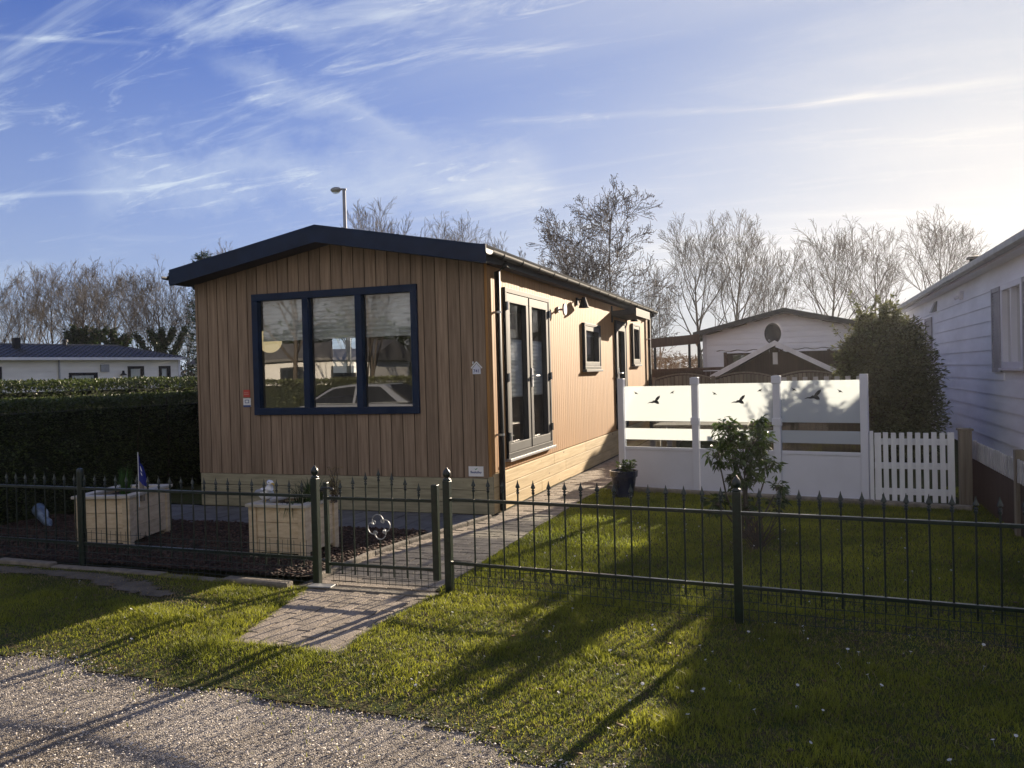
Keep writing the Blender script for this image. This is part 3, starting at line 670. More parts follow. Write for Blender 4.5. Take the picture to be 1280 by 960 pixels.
mb = MB(); planked(mb, LW, CY0+0.02, CY1-0.02, 0.03, lambda u: 2.84, 90, 0.0, -0.09, 0.0, [LWN]); fix_normals(mb.build('far_side_wall', M['clad_front'], ch))
mb = MB(); planked(mb, BW, CX0+0.02, CX1-0.02, 0.03, roofz, 9, 0.0, -0.09, 0.0, []); fix_normals(mb.build('rear_wall', M['clad_side'], ch))
# corner trims
mb = MB(); mb.box(CX1-0.03, CX1+0.004, CY0-0.004, CY0+0.10, 0.425, 2.84); mb.build('corner_trim', M['clad_side'], ch, bevel=0.004)
mb = MB(); mb.box(CX0-0.004, CX0+0.03, CY0-0.004, CY0+0.06, 0.425, 2.84); mb.build('corner_trim', M['clad_front'], ch, bevel=0.004)
mb = MB(); mb.box(CX1-0.03, CX1+0.004, CY1-0.08, CY1+0.004, 0.425, 2.84); mb.build('corner_trim', M['clad_side'], ch, bevel=0.004)
# plinth boards
mb = MB()
for i in range(3): mb.box(CX0+0.02, CX1-0.03, CY0-0.018, CY0+0.02, 0.015+i*0.137, 0.015+i*0.137+0.131)
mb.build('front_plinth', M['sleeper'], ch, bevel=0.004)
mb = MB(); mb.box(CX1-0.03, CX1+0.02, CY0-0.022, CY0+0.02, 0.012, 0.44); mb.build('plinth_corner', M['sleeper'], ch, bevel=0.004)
mb = MB()
y = CY0+0.022
for i in range(3):
    y = CY0+0.022
    while y < CY1:
        l = random.choice([1.8, 2.4, 3.0]); e = min(y+l, CY1)
        mb.box(CX1-0.02, CX1+0.022, y+0.003, e-0.003, 0.015+i*0.150, 0.015+i*0.150+0.144); y = e
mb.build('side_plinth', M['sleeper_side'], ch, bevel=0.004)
mb = MB(); mb.box(CX1-0.06, CX1-0.021, CY0+0.1, CY1-0.1, 0.0, 0.46); mb.build('plinth_backing', M['groove'], ch)
# roof
OV = 2.11
def slope_pts(x): return 2.985 + (3.375-2.985)*(1-abs(x-CXM)/OV)
RY0, RY1 = CY0-0.30, CY1+0.2
for s in (-1, 1):
    mb = MB()
    xe = CXM+s*OV
    y = RY0; n = int((RY1-RY0)/0.3)
    pr = [(xe, 2.962), (CXM, 3.352), (CXM, 3.375), (xe, 2.985)]
    mb.prism(pr if s > 0 else pr, 'y', RY0+0.001, RY1)
    # rolled tile rows
    for i in range(int((RY1-RY0)/0.22)):
        yy = RY0+0.11+i*0.22
        mb.tube([(xe-s*0.06, yy, 2.99), (CXM, yy, 3.376)], 0.013, 5)
    for j in range(6):
        t = j/6; xx = xe+(CXM-xe)*t; zz = 2.985+(3.375-2.985)*t
        mb.box(min(xx, xx-s*0.02), max(xx, xx-s*0.02), RY0+0.01, RY1, zz-0.005, zz+0.022)
    fix_normals(mb.build('roof', M['roof_tile'], ch))
    # bargeboards front (dark blue)
    mb = MB()
    mb.prism([(xe, 2.80), (CXM, 3.185), (CXM, 3.388), (xe, 2.998)], 'y', RY0-0.03, RY0-0.002)
    fix_normals(mb.build('bargeboard', M['navy'], ch))
    mb = MB()
    mb.prism([(xe, 2.815), (CXM, 3.20), (CXM, 3.30), (xe, 2.915)], 'y', RY0-0.0005, CY0+0.02)
    fix_normals(mb.build('soffit', M['navy_soffit'], ch))
    mb = MB()
    mb.box(xe-0.012, xe+0.012, RY0-0.028, RY1, 2.825, 2.96) ; mb.build('fascia', M['gutter'], ch)
    mb = MB()   # eave soffit
    a, b = sorted((CXM+s*2.0, xe-s*0.013)); mb.box(a, b, CY0+0.022, RY1, 2.825, 2.842); mb.build('eave_soffit', M['navy_soffit'], ch)
    # gutter half round
    gx = xe+s*0.065
    mb = MB(); prof = []
    for i in range(9):
        q = PI*i/8; prof.append((gx-0.05*math.cos(q), 2.93-0.05*math.sin(q)-0.005))
    for i in range(9):
        q = PI-PI*i/8; prof.append((gx-0.044*math.cos(q), 2.93-0.044*math.sin(q)-0.005))
    mb.prism(prof, 'y', RY0-0.04, RY1)
    gob = fix_normals(mb.build('gutter', M['gutter'], ch))
    for i in range(16):
        yy = RY0+0.3+i*0.66
        if yy > RY1: break
        mb = MB(); mb.prism([(gx-0.056*math.cos(PI*t/8), 2.925-0.056*math.sin(PI*t/8)) for t in range(9)], 'y', yy, yy+0.025)
        fix_normals(mb.build('bracket', M['gutter'], gob))
    # downpipe
    for yy in (CY0+0.20, CY1-0.12):
        mb = MB(); px_ = CXM+s*2.0+s*0.055
        mb.tube([(gx, yy, 2.875), (gx-s*0.01, yy, 2.83), (px_, yy, 2.76), (px_, yy, 0.03)], 0.036, 12)
        dp = mb.build('downpipe', M['gutter'], ch, smooth=True)
        mb = MB()
        for z_ in (2.3, 0.9): mb.tube([(px_, yy, z_-0.012), (px_, yy, z_+0.012)], 0.041, 12); mb.box(min(px_, px_-s*0.055), max(px_, px_-s*0.055), yy-0.012, yy+0.012, z_-0.012, z_+0.012)
        mb.build('pipe_clip', M['steel'], dp)
mb = MB(); mb.tube([(CXM, RY0+0.3, 3.372), (CXM, RY1, 3.372)], 0.045, 8); mb.build('ridge_cap', M['roof_tile'], ch)
mb = MB(); mb.prism([(-0.06+CXM+OV, 2.80), (CXM+OV+0.02, 2.80), (CXM+OV+0.02, 3.0), (CXM+OV-0.06, 3.01)], 'y', RY0-0.036, RY0-0.0305); fix_normals(mb.build('end_cap', M['navy'], ch))

def pane_window(parent, wl, h, name, mframe, mglass, divs=1, fr=0.07, mull=0.07, sash=0.0, proud=0.02, blind=None, blind_z=None, sash_mat=None, glass_w=-0.035, outer_w=None):
    u0, u1, z0, z1 = h
    mb = MB()
    wl.box(mb, u0-0.01, u1+0.01, -0.06, proud, z0-0.01, z0+fr); wl.box(mb, u0-0.01, u1+0.01, -0.06, proud, z1-fr, z1+0.01)
    wl.box(mb, u0-0.01, u0+fr, -0.06, proud, z0+fr, z1-fr); wl.box(mb, u1-fr, u1+0.01, -0.06, proud, z0+fr, z1-fr)
    w_ = (u1-u0-2*fr-(divs-1)*mull)/divs; bays = []
    for i in range(divs):
        a = u0+fr+i*(w_+mull); bays.append((a, a+w_))
        if i < divs-1: wl.box(mb, a+w_, a+w_+mull, -0.06, proud, z0+fr, z1-fr)
    f = mb.build(name, mframe, parent, bevel=0.004)
    for (a, b) in bays:
        if sash:
            mb = MB(); e = 0.004
            wl.box(mb, a+e, b-e, -0.045, proud-0.008, z0+fr+e, z0+fr+sash); wl.box(mb, a+e, b-e, -0.045, proud-0.008, z1-fr-sash, z1-fr-e)
            wl.box(mb, a+e, a+sash, -0.045, proud-0.008, z0+fr+sash, z1-fr-sash); wl.box(mb, b-sash, b-e, -0.045, proud-0.008, z0+fr+sash, z1-fr-sash)
            mb.build('sash', sash_mat or mframe, f, bevel=0.003)
        mb = MB(); s_ = max(sash-0.008, -0.008) if sash else -0.008
        P = [wl.pt(a+s_, glass_w, z0+fr+s_), wl.pt(b-s_, glass_w, z0+fr+s_), wl.pt(b-s_, glass_w, z1-fr-s_), wl.pt(a+s_, glass_w, z1-fr-s_)]
        mb.add(P, [(0, 1, 2, 3)]); mb.build('pane', mglass, f)
        if blind and blind_z:
            mb = MB(); zt = z1-fr; zb = blind_z; n = max(4, int((zt-zb)/0.025)); vs = []; fs = []
            zz = np.linspace(zt, zb, n+1)
            for i_, z_ in enumerate(zz):
                w0 = -0.075-(0.012 if i_ % 2 else 0); vs += [wl.pt(a+0.005, w0, z_), wl.pt(b-0.005, w0, z_)]
            for i_ in range(n): fs.append((2*i_, 2*i_+1, 2*i_+3, 2*i_+2))
            mb.add(vs, fs); wl.box(mb, a+0.005, b-0.005, -0.092, -0.07, zb-0.015, zb+0.005)
            mb.build('blind', blind, f)
    return f, bays
fwn, bays = pane_window(ch, FW, WIN, 'front_window', M['navy'], M['glass'], 3, 0.075, 0.085, proud=0.03, blind=M['blind'], blind_z=2.09)
# french doors
f, bays = pane_window(ch, RW, D1, 'french_door', M['anth_dark'], M['glass_side'], 2, 0.05, 0.012, sash=0.11, proud=0.035, sash_mat=M['anthracite'])
mb = MB(); RW.box(mb, D1[0]-0.05, D1[1]+0.05, -0.02, 0.07, D1[2]-0.045, D1[2]-0.012); mb.build('sill', M['galv'], f, bevel=0.003)
mid = (D1[0]+D1[1])/2
mb = MB(); RW.box(mb, mid+0.04, mid+0.07, 0.028, 0.042, 1.42, 1.66); mb.tube([RW.pt(mid+0.055, 0.04, 1.56), RW.pt(mid+0.055, 0.085, 1.56), RW.pt(mid+0.19, 0.085, 1.56)], 0.011, 8); mb.build('handle', M['white'], f)
for z_ in (0.85, 1.55, 2.4):
    for yy in (D1[0]+0.03, D1[1]-0.03):
        mb = MB(); mb.tube([RW.pt(yy, 0.045, z_-0.05), RW.pt(yy, 0.045, z_+0.05)], 0.014, 8); mb.build('hinge', M['steel'], f)
for (a, b) in bays:   # pleated blinds hanging in the middle of the leaves
    mb = MB(); zz = np.linspace(2.02, 1.30, 30); vs = []; fs = []
    for i_, z_ in enumerate(zz):
        w0 = -0.044-(0.010 if i_ % 2 else 0); vs += [RW.pt(a+0.04, w0, z_), RW.pt(b+0.004, w0, z_)]
    for i_ in range(29): fs.append((2*i_, 2*i_+1, 2*i_+3, 2*i_+2))
    mb.add(vs, fs); mb.build('blind', M['blind'], f)
f, _ = pane_window(ch, RW, W1, 'side_window', M['anth_dark'], M['glass_side'], 1, 0.04, sash=0.075, proud=0.05, sash_mat=M['anthracite'], blind=M['blind'], blind_z=2.2)
mb = MB(); RW.box(mb, W1[0]-0.03, W1[1]+0.03, 0.0, 0.075, W1[2]-0.05, W1[2]-0.012); mb.build('sill', M['anthracite'], f, bevel=0.003)
f, _ = pane_window(ch, RW, W2, 'side_window', M['anth_dark'], M['glass_side'], 1, 0.04, sash=0.06, proud=0.05, sash_mat=M['anthracite'])
mb = MB(); RW.box(mb, W2[0]-0.03, W2[1]+0.03, 0.0, 0.075, W2[2]-0.05, W2[2]-0.012); mb.build('sill', M['anthracite'], f, bevel=0.003)
f, _ = pane_window(ch, RW, D2, 'side_door', M['anth_dark'], M['glass_side'], 1, 0.06, sash=0.12, proud=0.045, sash_mat=M['anthracite'])
mb = MB(); RW.box(mb, D2[0]+0.10, D2[1]-0.10, -0.03, 0.02, 0.6, 1.42); mb.build('door_panel', M['anthracite'], f)
mb = MB(); RW.box(mb, D2[0]+0.11, D2[0]+0.14, 0.036, 0.05, 1.35, 1.65); mb.tube([RW.pt(D2[0]+0.125, 0.045, 1.55), RW.pt(D2[0]+0.125, 0.1, 1.55), RW.pt(D2[0]+0.26, 0.1, 1.55)], 0.012, 8); mb.build('handle', M['white'], f)
f, _ = pane_window(ch, LW, LWN, 'far_window', M['anth_dark'], M['clear'], 1, 0.06, proud=0.02)
# interior shell
mb = MB(); mb.box(CX0+0.1, CX1-0.1, CY0+0.1, CY1-0.1, 0.40, 0.48); mb.build('floor', M['interior_floor'], ch)
mb = MB(); mb.box(CX0+0.1, CX1-0.1, CY0+0.1, CY1-0.1, 2.72, 2.76); mb.build('ceiling', M['interior'], ch)
mb = MB(); mb.box(CX0+0.1, CX1-0.1, 14.6, 14.66, 0.48, 2.72)
mb.box(CX0+0.095, CX0+0.1, CY0+0.1, LWN[0]-0.02, 0.48, 2.72); mb.box(CX0+0.095, CX0+0.1, LWN[1]+0.02, 14.6, 0.48, 2.72); mb.box(CX0+0.095, CX0+0.1, LWN[0]-0.02, LWN[1]+0.02, 0.48, LWN[2]-0.02)
mb.build('inner_wall', M['interior'], ch)
mb = MB(); mb.box(-5.9, -3.9, 12.6, 13.3, 0.48, 1.36); mb.box(-7.1, -6.2, 10.6, 12.2, 0.48, 0.92); mb.box(-7.1, -6.95, 10.6, 12.2, 0.92, 1.3)
mb.build('furniture', M['shutter'], ch, bevel=0.02)
# mushroom wall light, spot lights, canopy
def wall_spot(y, z, nm='wall_spotlight'):
    mb = MB(); mb.box(CX1, CX1+0.03, y-0.035, y+0.035, z-0.02, z+0.10)
    mb.tube([(CX1+0.03, y, z+0.07), (CX1+0.10, y, z+0.07)], 0.012, 6)
    mb.lathe([(0.03, 0.10), (0.035, 0.08), (0.085, -0.06), (0.085, -0.065), (0.02, -0.05)], (CX1+0.12, y, z), 14); return mb.build(nm, M['anth_dark'], ch)
wall_spot(12.58, 2.66); wall_spot(16.75, 2.66)
mb = MB(); 
mb.tube([(CX1, 11.48, 2.50), (CX1+0.03, 11.48, 2.50)], 0.045, 16); mb.tube([(CX1+0.03, 11.48, 2.50), (CX1+0.10, 11.48, 2.50)], 0.014, 8)
mb.tube([(CX1+0.10, 11.48, 2.50), (CX1+0.125, 11.48, 2.50)], 0.085, 20); mb.build('round_wall_light', M['shutter'], ch)
mb = MB(); mb.box(CX1, CX1+0.02, 15.1, 15.16, 2.50, 2.80); mb.box(CX1, CX1+0.02, 16.44, 16.5, 2.50, 2.80)
cn = mb.build('door_canopy', M['anthracite'], ch)
mb = MB(); mb.box(CX1+0.02, CX1+0.46, 15.08, 16.52, 2.62, 2.72, Matrix.Rotation(R(-3), 3, 'Y')); mb.build('canopy_board', M['anthracite'], cn, bevel=0.006)
mb = MB(); mb.box(CX1+0.455, CX1+0.475, 15.07, 16.53, 2.60, 2.745); mb.build('canopy_edge', M['anth_dark'], cn)
# plaque with house number
yf = CY0-0.004
mb = MB(); cx_, cz_ = -3.445, 1.655
mb.prism([(cx_-0.048, cz_-0.055), (cx_+0.048, cz_-0.055), (cx_+0.048, cz_+0.012), (cx_, cz_+0.062), (cx_-0.048, cz_+0.012)], 'y', yf-0.008, CY0)
pl = fix_normals(mb.build('number_plaque', M['plaque'], ch))
mb = MB()
for s in (-1, 1):
    mb.prism([(cx_, cz_+0.090), (cx_+s*0.068, cz_+0.020), (cx_+s*0.062, cz_+0.008), (cx_, cz_+0.074)], 'y', yf-0.010, CY0)
mb.prism([(cx_-0.047, cz_+0.058), (cx_-0.036, cz_+0.066), (cx_-0.036, cz_+0.088), (cx_-0.047, cz_+0.088)], 'y', yf-0.010, CY0)
fix_normals(mb.build('plaque_roof', M['white'], pl))
Mt = lambda x, z, dy=0.0095: Matrix.Translation((x, yf-dy, z)) @ Matrix.Rotation(PI/2, 4, 'X')
text_mesh('741', 0.052, 0.0008, Mt(cx_, cz_-0.022), 'number', M['num_blue'], pl, bold=0.0006)
# maker's sign, low right
mb = MB(); mb.box(-3.575, -3.395, yf-0.003, CY0, 0.443, 0.556); sg = mb.build('sign', M['white'], ch)
text_mesh('Beekalley', 0.036, 0.0005, Mt(-3.485, 0.490, 0.0035), 'lettering', M['sign_blue'], sg, bold=0.0008)
mb = MB(); mb.prism([(-3.505, 0.533), (-3.488, 0.515), (-3.480, 0.520), (-3.462, 0.540), (-3.478, 0.534), (-3.488, 0.524)], 'y', yf-0.0045, yf-0.0032); fix_normals(mb.build('emblem', M['sign_green'], sg))
# two alarm stickers
mb = MB(); mb.box(-6.60, -6.505, yf-0.002, CY0, 1.385, 1.475); sk = mb.build('sticker', M['red'], ch, label='small red sticker with faded pale lines')
mb = MB(); mb.box(-6.59, -6.525, yf-0.0035, yf-0.0023, 1.440, 1.448); mb.box(-6.59, -6.52, yf-0.0035, yf-0.0023, 1.415, 1.428); mb.build('print', mat('faded', (0.6, 0.25, 0.2)), sk)
mb = MB(); mb.box(-6.605, -6.495, yf-0.003, CY0, 1.262, 1.372); sk = mb.build('sticker', M['white'], ch, label='white square camera warning sticker')
mb = MB(); mb.box(-6.58, -6.52, yf-0.0045, yf-0.0035, 1.345, 1.352); mb.box(-6.58, -6.52, yf-0.0045, yf-0.0035, 1.31, 1.317); mb.box(-6.58, -6.573, yf-0.0045, yf-0.0035, 1.317, 1.345); mb.box(-6.527, -6.52, yf-0.0045, yf-0.0035, 1.317, 1.345)
mb.box(-6.605, -6.495, yf-0.0045, yf-0.0035, 1.262, 1.285); mb.build('print', M['sign_blue'], sk)
# paper globe lamp inside
t = root('globe_lamp', (-6.50, 9.08, 2.72), 'cream round lit globe lamp hanging behind the left pane of the front window', 'lamp')
mb = MB(); mb.ball((-6.50, 9.08, 2.10), 0.155, n=24); mb.build('globe', M['globe'], t, smooth=True)
mb = MB(); mb.tube([(-6.50, 9.08, 2.25), (-6.50, 9.08, 2.72)], 0.004, 6); mb.build('cord', M['black'], t)

# ------------------------------------------------------------------ iron fences and gate
def spear(mb, x, y, z):
    mb.lathe([(0.007, 0.0), (0.014, 0.006), (0.007, 0.012), (0.006, 0.016), (0.017, 0.024), (0.015, 0.032), (0.006, 0.055), (0.001, 0.078)], (x, y, z), 8, 1.0, 0.6)
def iron_fence(name, A, B, spacing, posts, zr, zl, ztip, label, m, mesh_top, post_kind, s0=0.11):
    A = Vector((A[0], A[1], 0)); B = Vector((B[0], B[1], 0)); L_ = (B-A).length; d = (B-A)/L_
    t = root(name, A, label, 'fence')
    for (s, h, fin) in posts:
        p = A+d*s; mb = MB()
        if fin:
            mb.box(p.x-0.026, p.x+0.026, p.y-0.026, p.y+0.026, -0.05, h-0.10); 
        else:
            mb.lathe([(0.030, -0.05), (0.030, h-0.02), (0.024, h), (0.004, h+0.008)], (p.x, p.y, 0), 14)
        po = mb.build('post', m, t, bevel=0.004 if fin else 0)
        if fin:
            mb = MB(); mb.lathe([(0.028, 0), (0.030, 0.012), (0.018, 0.018), (0.016, 0.024), (0.026, 0.036), (0.030, 0.052), (0.024, 0.072), (0.010, 0.088), (0.004, 0.098), (0.001, 0.102)], (p.x, p.y, h-0.10), 12); mb.build('finial', m, po, smooth=True)
    for z in (zr, zl):
        mb = MB(); ang = math.atan2(d.y, d.x); c = (A+B)/2
        mb.box(c.x-L_/2, c.x+L_/2, c.y-0.014, c.y+0.014, z-0.011, z+0.011, Matrix.Rotation(ang, 3, 'Z')); mb.build('rail', m, t, bevel=0.002)
    n = int((L_-s0)/spacing)+1
    for i in range(n):
        s = s0+i*spacing
        if any(abs(s-q[0]) < 0.045 for q in posts) or s > L_-0.03: continue
        p = A+d*s; mb = MB()
        jx = random.uniform(-0.003, 0.003)
        mb.tube([(p.x, p.y, zl-0.08), (p.x+jx, p.y, 0.45), (p.x, p.y, ztip-0.075)], 0.0062, 6)
        mb.lathe([(0.007, -0.10), (0.011, -0.095), (0.011, -0.085), (0.007, -0.08)], (p.x, p.y, ztip), 6)
        spear(mb, p.x, p.y, ztip-0.078); mb.build('bar', m, t)
    mb = MB(); q = A+Vector((d.y, -d.x, 0))*-0.018
    s = 0.03; k_ = 0
    while s < L_:
        p = q+d*s; zj = random.uniform(-0.01, 0.01)
        mb.tube([(p.x, p.y, -0.02), (p.x+random.uniform(-0.006, 0.006), p.y+random.uniform(-0.004, 0.004), mesh_top+zj)], 0.0022, 4); s += 0.055
    z = 0.03
    while z < mesh_top+0.005:
        pts = [q+d*(L_*i/24)+Vector((0, random.uniform(-0.004, 0.004), z+random.uniform(-0.005, 0.005))) for i in range(25)]
        mb.tube(pts, 0.0022, 4); z += 0.055
    mb.build('wire_mesh', M['wire'], t)
    return t
FR = iron_fence('iron_fence', (-2.44, 5.48), (2.70, 4.98), 0.1165, [(0.0, 0.93, True), (2.06, 0.93, True), (4.12, 0.93, True)], 0.695, 0.235, 0.855,
    'dark green iron fence with spear tips running right of the gate across the lawn', M['iron'], 0.22, True, s0=0.215)
FL = iron_fence('iron_fence', (-3.55, 5.48), (-8.9, 5.62), 0.1185, [(0.0, 0.93, True), (2.42, 0.86, False), (4.84, 0.86, False)], 0.69, 0.21, 0.815,
    'dark green iron fence with spear tips left of the gate before the shaded bed', M['iron'], 0.34, True, s0=0.12)
# gate
gt = root('garden_gate', (-3.44, 5.48, 0), 'low iron garden gate with arched row of spears and round scroll ornament', 'gate')
mb = MB(); mb.box(-3.468, -3.436, 5.462, 5.494, 0.10, 0.80); mb.build('frame_stile', M['iron'], gt, bevel=0.003)
mb = MB(); mb.box(-2.560, -2.512, 5.456, 5.500, 0.10, 0.80); mb.build('frame_stile', M['iron'], gt, bevel=0.003)
for z in (0.68, 0.175):
    mb = MB(); mb.box(-3.436, -2.560, 5.468, 5.490, z-0.011, z+0.011); mb.build('rail', M['iron'], gt, bevel=0.002)
tips = [0.815, 0.85, 0.885, 0.915, 0.885, 0.85, 0.81]
for i, tz in enumerate(tips):
    x = -3.435+0.11*(i+1)-0.003; mb = MB()
    if i == 3: mb.tube([(x, 5.479, 0.565), (x, 5.479, tz-0.07)], 0.0062, 6); mb.tube([(x, 5.479, 0.10), (x, 5.479, 0.385)], 0.0062, 6)
    else: mb.tube([(x, 5.479, 0.10), (x, 5.479, tz-0.07)], 0.0062, 6)
    mb.lathe([(0.007, -0.10), (0.011, -0.095), (0.011, -0.085), (0.007, -0.08)], (x, 5.479, tz), 6)
    spear(mb, x, 5.479, tz-0.078); mb.build('bar', M['iron'], gt)
mb = MB(); oc = Vector((-3.0, 5.470, 0.475))
for q0 in range(4):
    a0 = q0*PI/2+0.2
    c = oc+Vector((math.cos(a0)*0.048, 0, math.sin(a0)*0.048))
    mb.tube([c+Vector((math.cos(a0-2.1+4.2*i/14)*0.046, 0, math.sin(a0-2.1+4.2*i/14)*0.046)) for i in range(15)], 0.0045, 6)
    a1 = a0+PI/4
    c = oc+Vector((math.cos(a1)*0.052, 0, math.sin(a1)*0.052))
    for s in (-1, 1):
        mb.tube([c+Vector((math.cos(a1+s*(0.6+0.35*i))*(0.020-0.0014*i), 0, math.sin(a1+s*(0.6+0.35*i))*(0.020-0.0014*i))) for i in range(9)], 0.0035, 5)
mb.build('scroll_ornament', M['galv'], gt)
mb = MB()
for z in (0.74, 0.20): mb.tube([(-3.50, 5.478, z), (-3.46, 5.478, z)], 0.014, 8)
mb.build('hinge', M['iron_black'], gt)
mb = MB(); mb.tube([(-3.47, 5.45, 0.76), (-3.40, 5.435, 0.765), (-3.37, 5.43, 0.755)], 0.009, 6); mb.ball((-3.37, 5.43, 0.755), 0.014); mb.build('latch', M['iron_black'], gt)
mb = MB(); 
for i in range(17):
    x = -3.42+0.0535*i; mb.tube([(x, 5.495, 0.03), (x, 5.495, 0.165)], 0.0020, 4)
for z in (0.04, 0.085, 0.13): mb.tube([(-3.44, 5.495, z), (-2.54, 5.495, z)], 0.0020, 4)
mb.build('wire_mesh', M['wire'], gt)
t = root('post_base_plate', (-3.48, 5.40, 0), 'small rusty steel plate on the paving at the foot of the left gate post', 'metal plate')
mb = MB(); mb.box(-3.56, -3.36, 5.34, 5.43, 0.021, 0.032, Matrix.Rotation(0.1, 3, 'Z')); mb.build('plate', M['galv'], t, bevel=0.003)

# ------------------------------------------------------------------ planters and ornaments
def planter(name, c, rz, w, dpt, h, label):
    t = root(name, (c[0], c[1], 0), label, 'planter', 'pale wooden planters in the bed')
    X, Y = c; mb = MB(); pw = 0.075
    for sx in (-1, 1):
        for sy in (-1, 1):
            mb = MB(); x = X+sx*(w/2-pw/2); y = Y+sy*(dpt/2-pw/2); mb.box(x-pw/2, x+pw/2, y-pw/2, y+pw/2, 0.02, h); mb.build('corner_post', M['planter_wood'], t, bevel=0.004)
    nb = 3; bh = (h-0.07)/nb
    for sy in (-1, 1):
        mb = MB(); y = Y+sy*(dpt/2-0.03)
        for i in range(nb): mb.box(X-w/2+pw, X+w/2-pw, y-0.012, y+0.012, 0.07+i*bh+0.002, 0.07+(i+1)*bh-0.002)
        mb.build('side_panel', M['planter_wood'], t, bevel=0.003)
    for sx in (-1, 1):
        mb = MB(); x = X+sx*(w/2-0.03)
        for i in range(nb): mb.box(x-0.012, x+0.012, Y-dpt/2+pw, Y+dpt/2-pw, 0.07+i*bh+0.002, 0.07+(i+1)*bh-0.002)
        mb.build('side_panel', M['planter_wood'], t, bevel=0.003)
    mb = MB(); o = 0.02; rw = 0.10
    mb.box(X-w/2-o, X+w/2+o, Y-dpt/2-o, Y-dpt/2-o+rw, h+0.001, h+0.028); mb.box(X-w/2-o, X+w/2+o, Y+dpt/2+o-rw, Y+dpt/2+o, h+0.001, h+0.028)
    mb.box(X-w/2-o, X-w/2-o+rw, Y-dpt/2-o+rw+0.002, Y+dpt/2+o-rw-0.002, h+0.001, h+0.028); mb.box(X+w/2+o-rw, X+w/2+o, Y-dpt/2-o+rw+0.002, Y+dpt/2+o-rw-0.002, h+0.001, h+0.028)
    mb.build('rim', M['lid_wood'], t, bevel=0.003)
    mb = MB(); mb.box(X-w/2+0.04, X+w/2-0.04, Y-dpt/2+0.04, Y+dpt/2-0.04, 0.2, h-0.03); mb.build('soil', M['soil'], t)
    t.rotation_euler.z = rz
    return t
planter('planter_box', (-6.43, 6.50), R(15), 0.55, 0.80, 0.50, 'pale wooden planter with blue flag and green shoots, left one in the bed')
planter('planter_box', (-4.37, 6.40), R(2), 0.57, 0.58, 0.475, 'pale wooden planter with white gull and trailing plant, next to the gate')
def blade_plant(name, c, label, n, h, spread, m, cat='plant', rad=0.05, droop=0.0):
    t = root(name, c, label, cat); V = []; F = []
    mb = MB()
    for i in range(n):
        a = random.uniform(0, 2*PI); r_ = random.uniform(0, rad); hh = h*random.uniform(0.6, 1.1); sp = spread*random.uniform(0.1, 1)
        x0, y0 = c[0]+r_*math.cos(a), c[1]+r_*math.sin(a); b = a+random.uniform(-0.7, 0.7); w = random.uniform(0.004, 0.008); px, py = -math.sin(b)*w, math.cos(b)*w
        pts = []
        for j in range(5):
            f_ = j/4; zz = hh*(f_-droop*f_*f_*1.4); out = sp*f_**1.8
            pts.append((x0+math.cos(b)*out, y0+math.sin(b)*out, c[2]+zz))
        vs = []
        for j, p in enumerate(pts):
            k_ = 1-(j/4)**2*0.95; vs += [(p[0]-px*k_, p[1]-py*k_, p[2]), (p[0]+px*k_, p[1]+py*k_, p[2])]
        mb.add(vs, [(2*j, 2*j+1, 2*j+3, 2*j+2) for j in range(4)])
    mb.build('leaves', m, t); return t
blade_plant('bulb_plant', (-6.30, 6.38, 0.47), 'tuft of thin upright green bulb leaves in the planter beside the flag', 70, 0.30, 0.10, M['blade_green'])
t = root('mushroom_ornament', (-6.13, 6.42, 0.47), 'tan rounded stone like ornament on a stem between the green shoots and the flag', 'ornament')
mb = MB(); mb.tube([(-6.13, 6.42, 0.44), (-6.13, 6.42, 0.66)], [0.028, 0.022], 10); mb.build('stem', M['grey_wood'], t)
mb = MB(); mb.ball((-6.13, 6.42, 0.70), 0.034, 0.03, 0.05); mb.build('cap', M['tan'], t, smooth=True)
# flag
t = root('flag', (-6.05, 6.30, 0.45), 'small drooping dark blue flag with pale emblem on a white stick', 'flag')
mb = MB(); mb.tube([(-6.05, 6.30, 0.40), (-6.05, 6.30, 0.93)], 0.004, 6); mb.build('stick', M['white'], t)
nx, nz = 12, 10; vs = []; fs = []
for j in range(nz+1):
    for i in range(nx+1):
        u, v = i/nx, j/nz
        vs.append((-6.046+0.135*u*(0.25+0.75*v**0.8), 6.30+0.022*math.sin(u*9+v*2)*u, 0.915-0.13*u*(1-0.2*v)-0.26*v))
for j in range(nz):
    for i in range(nx): fs.append((j*(nx+1)+i, j*(nx+1)+i+1, (j+1)*(nx+1)+i+1, (j+1)*(nx+1)+i))
mb = MB(); mb.add(vs, fs); cl = mb.build('cloth', M['flag_blue'], t, smooth=True)
mb = MB()
for (i0, i1, j0, j1) in ((5, 7, 2, 4), (4, 6, 5, 6), (8, 10, 6, 7)):
    vv = []; ff = []; w_ = i1-i0+1
    for j in range(j0, j1+1):
        for i in range(i0, i1+1):
            p = vs[j*(nx+1)+i]; vv.append((p[0], p[1]-0.0025, p[2]))
    for j in range(j1-j0):
        for i in range(i1-i0): ff.append((j*w_+i, j*w_+i+1, (j+1)*w_+i+1, (j+1)*w_+i))
    mb.add(vv, ff)
mb.build('emblem', M['white'], cl)
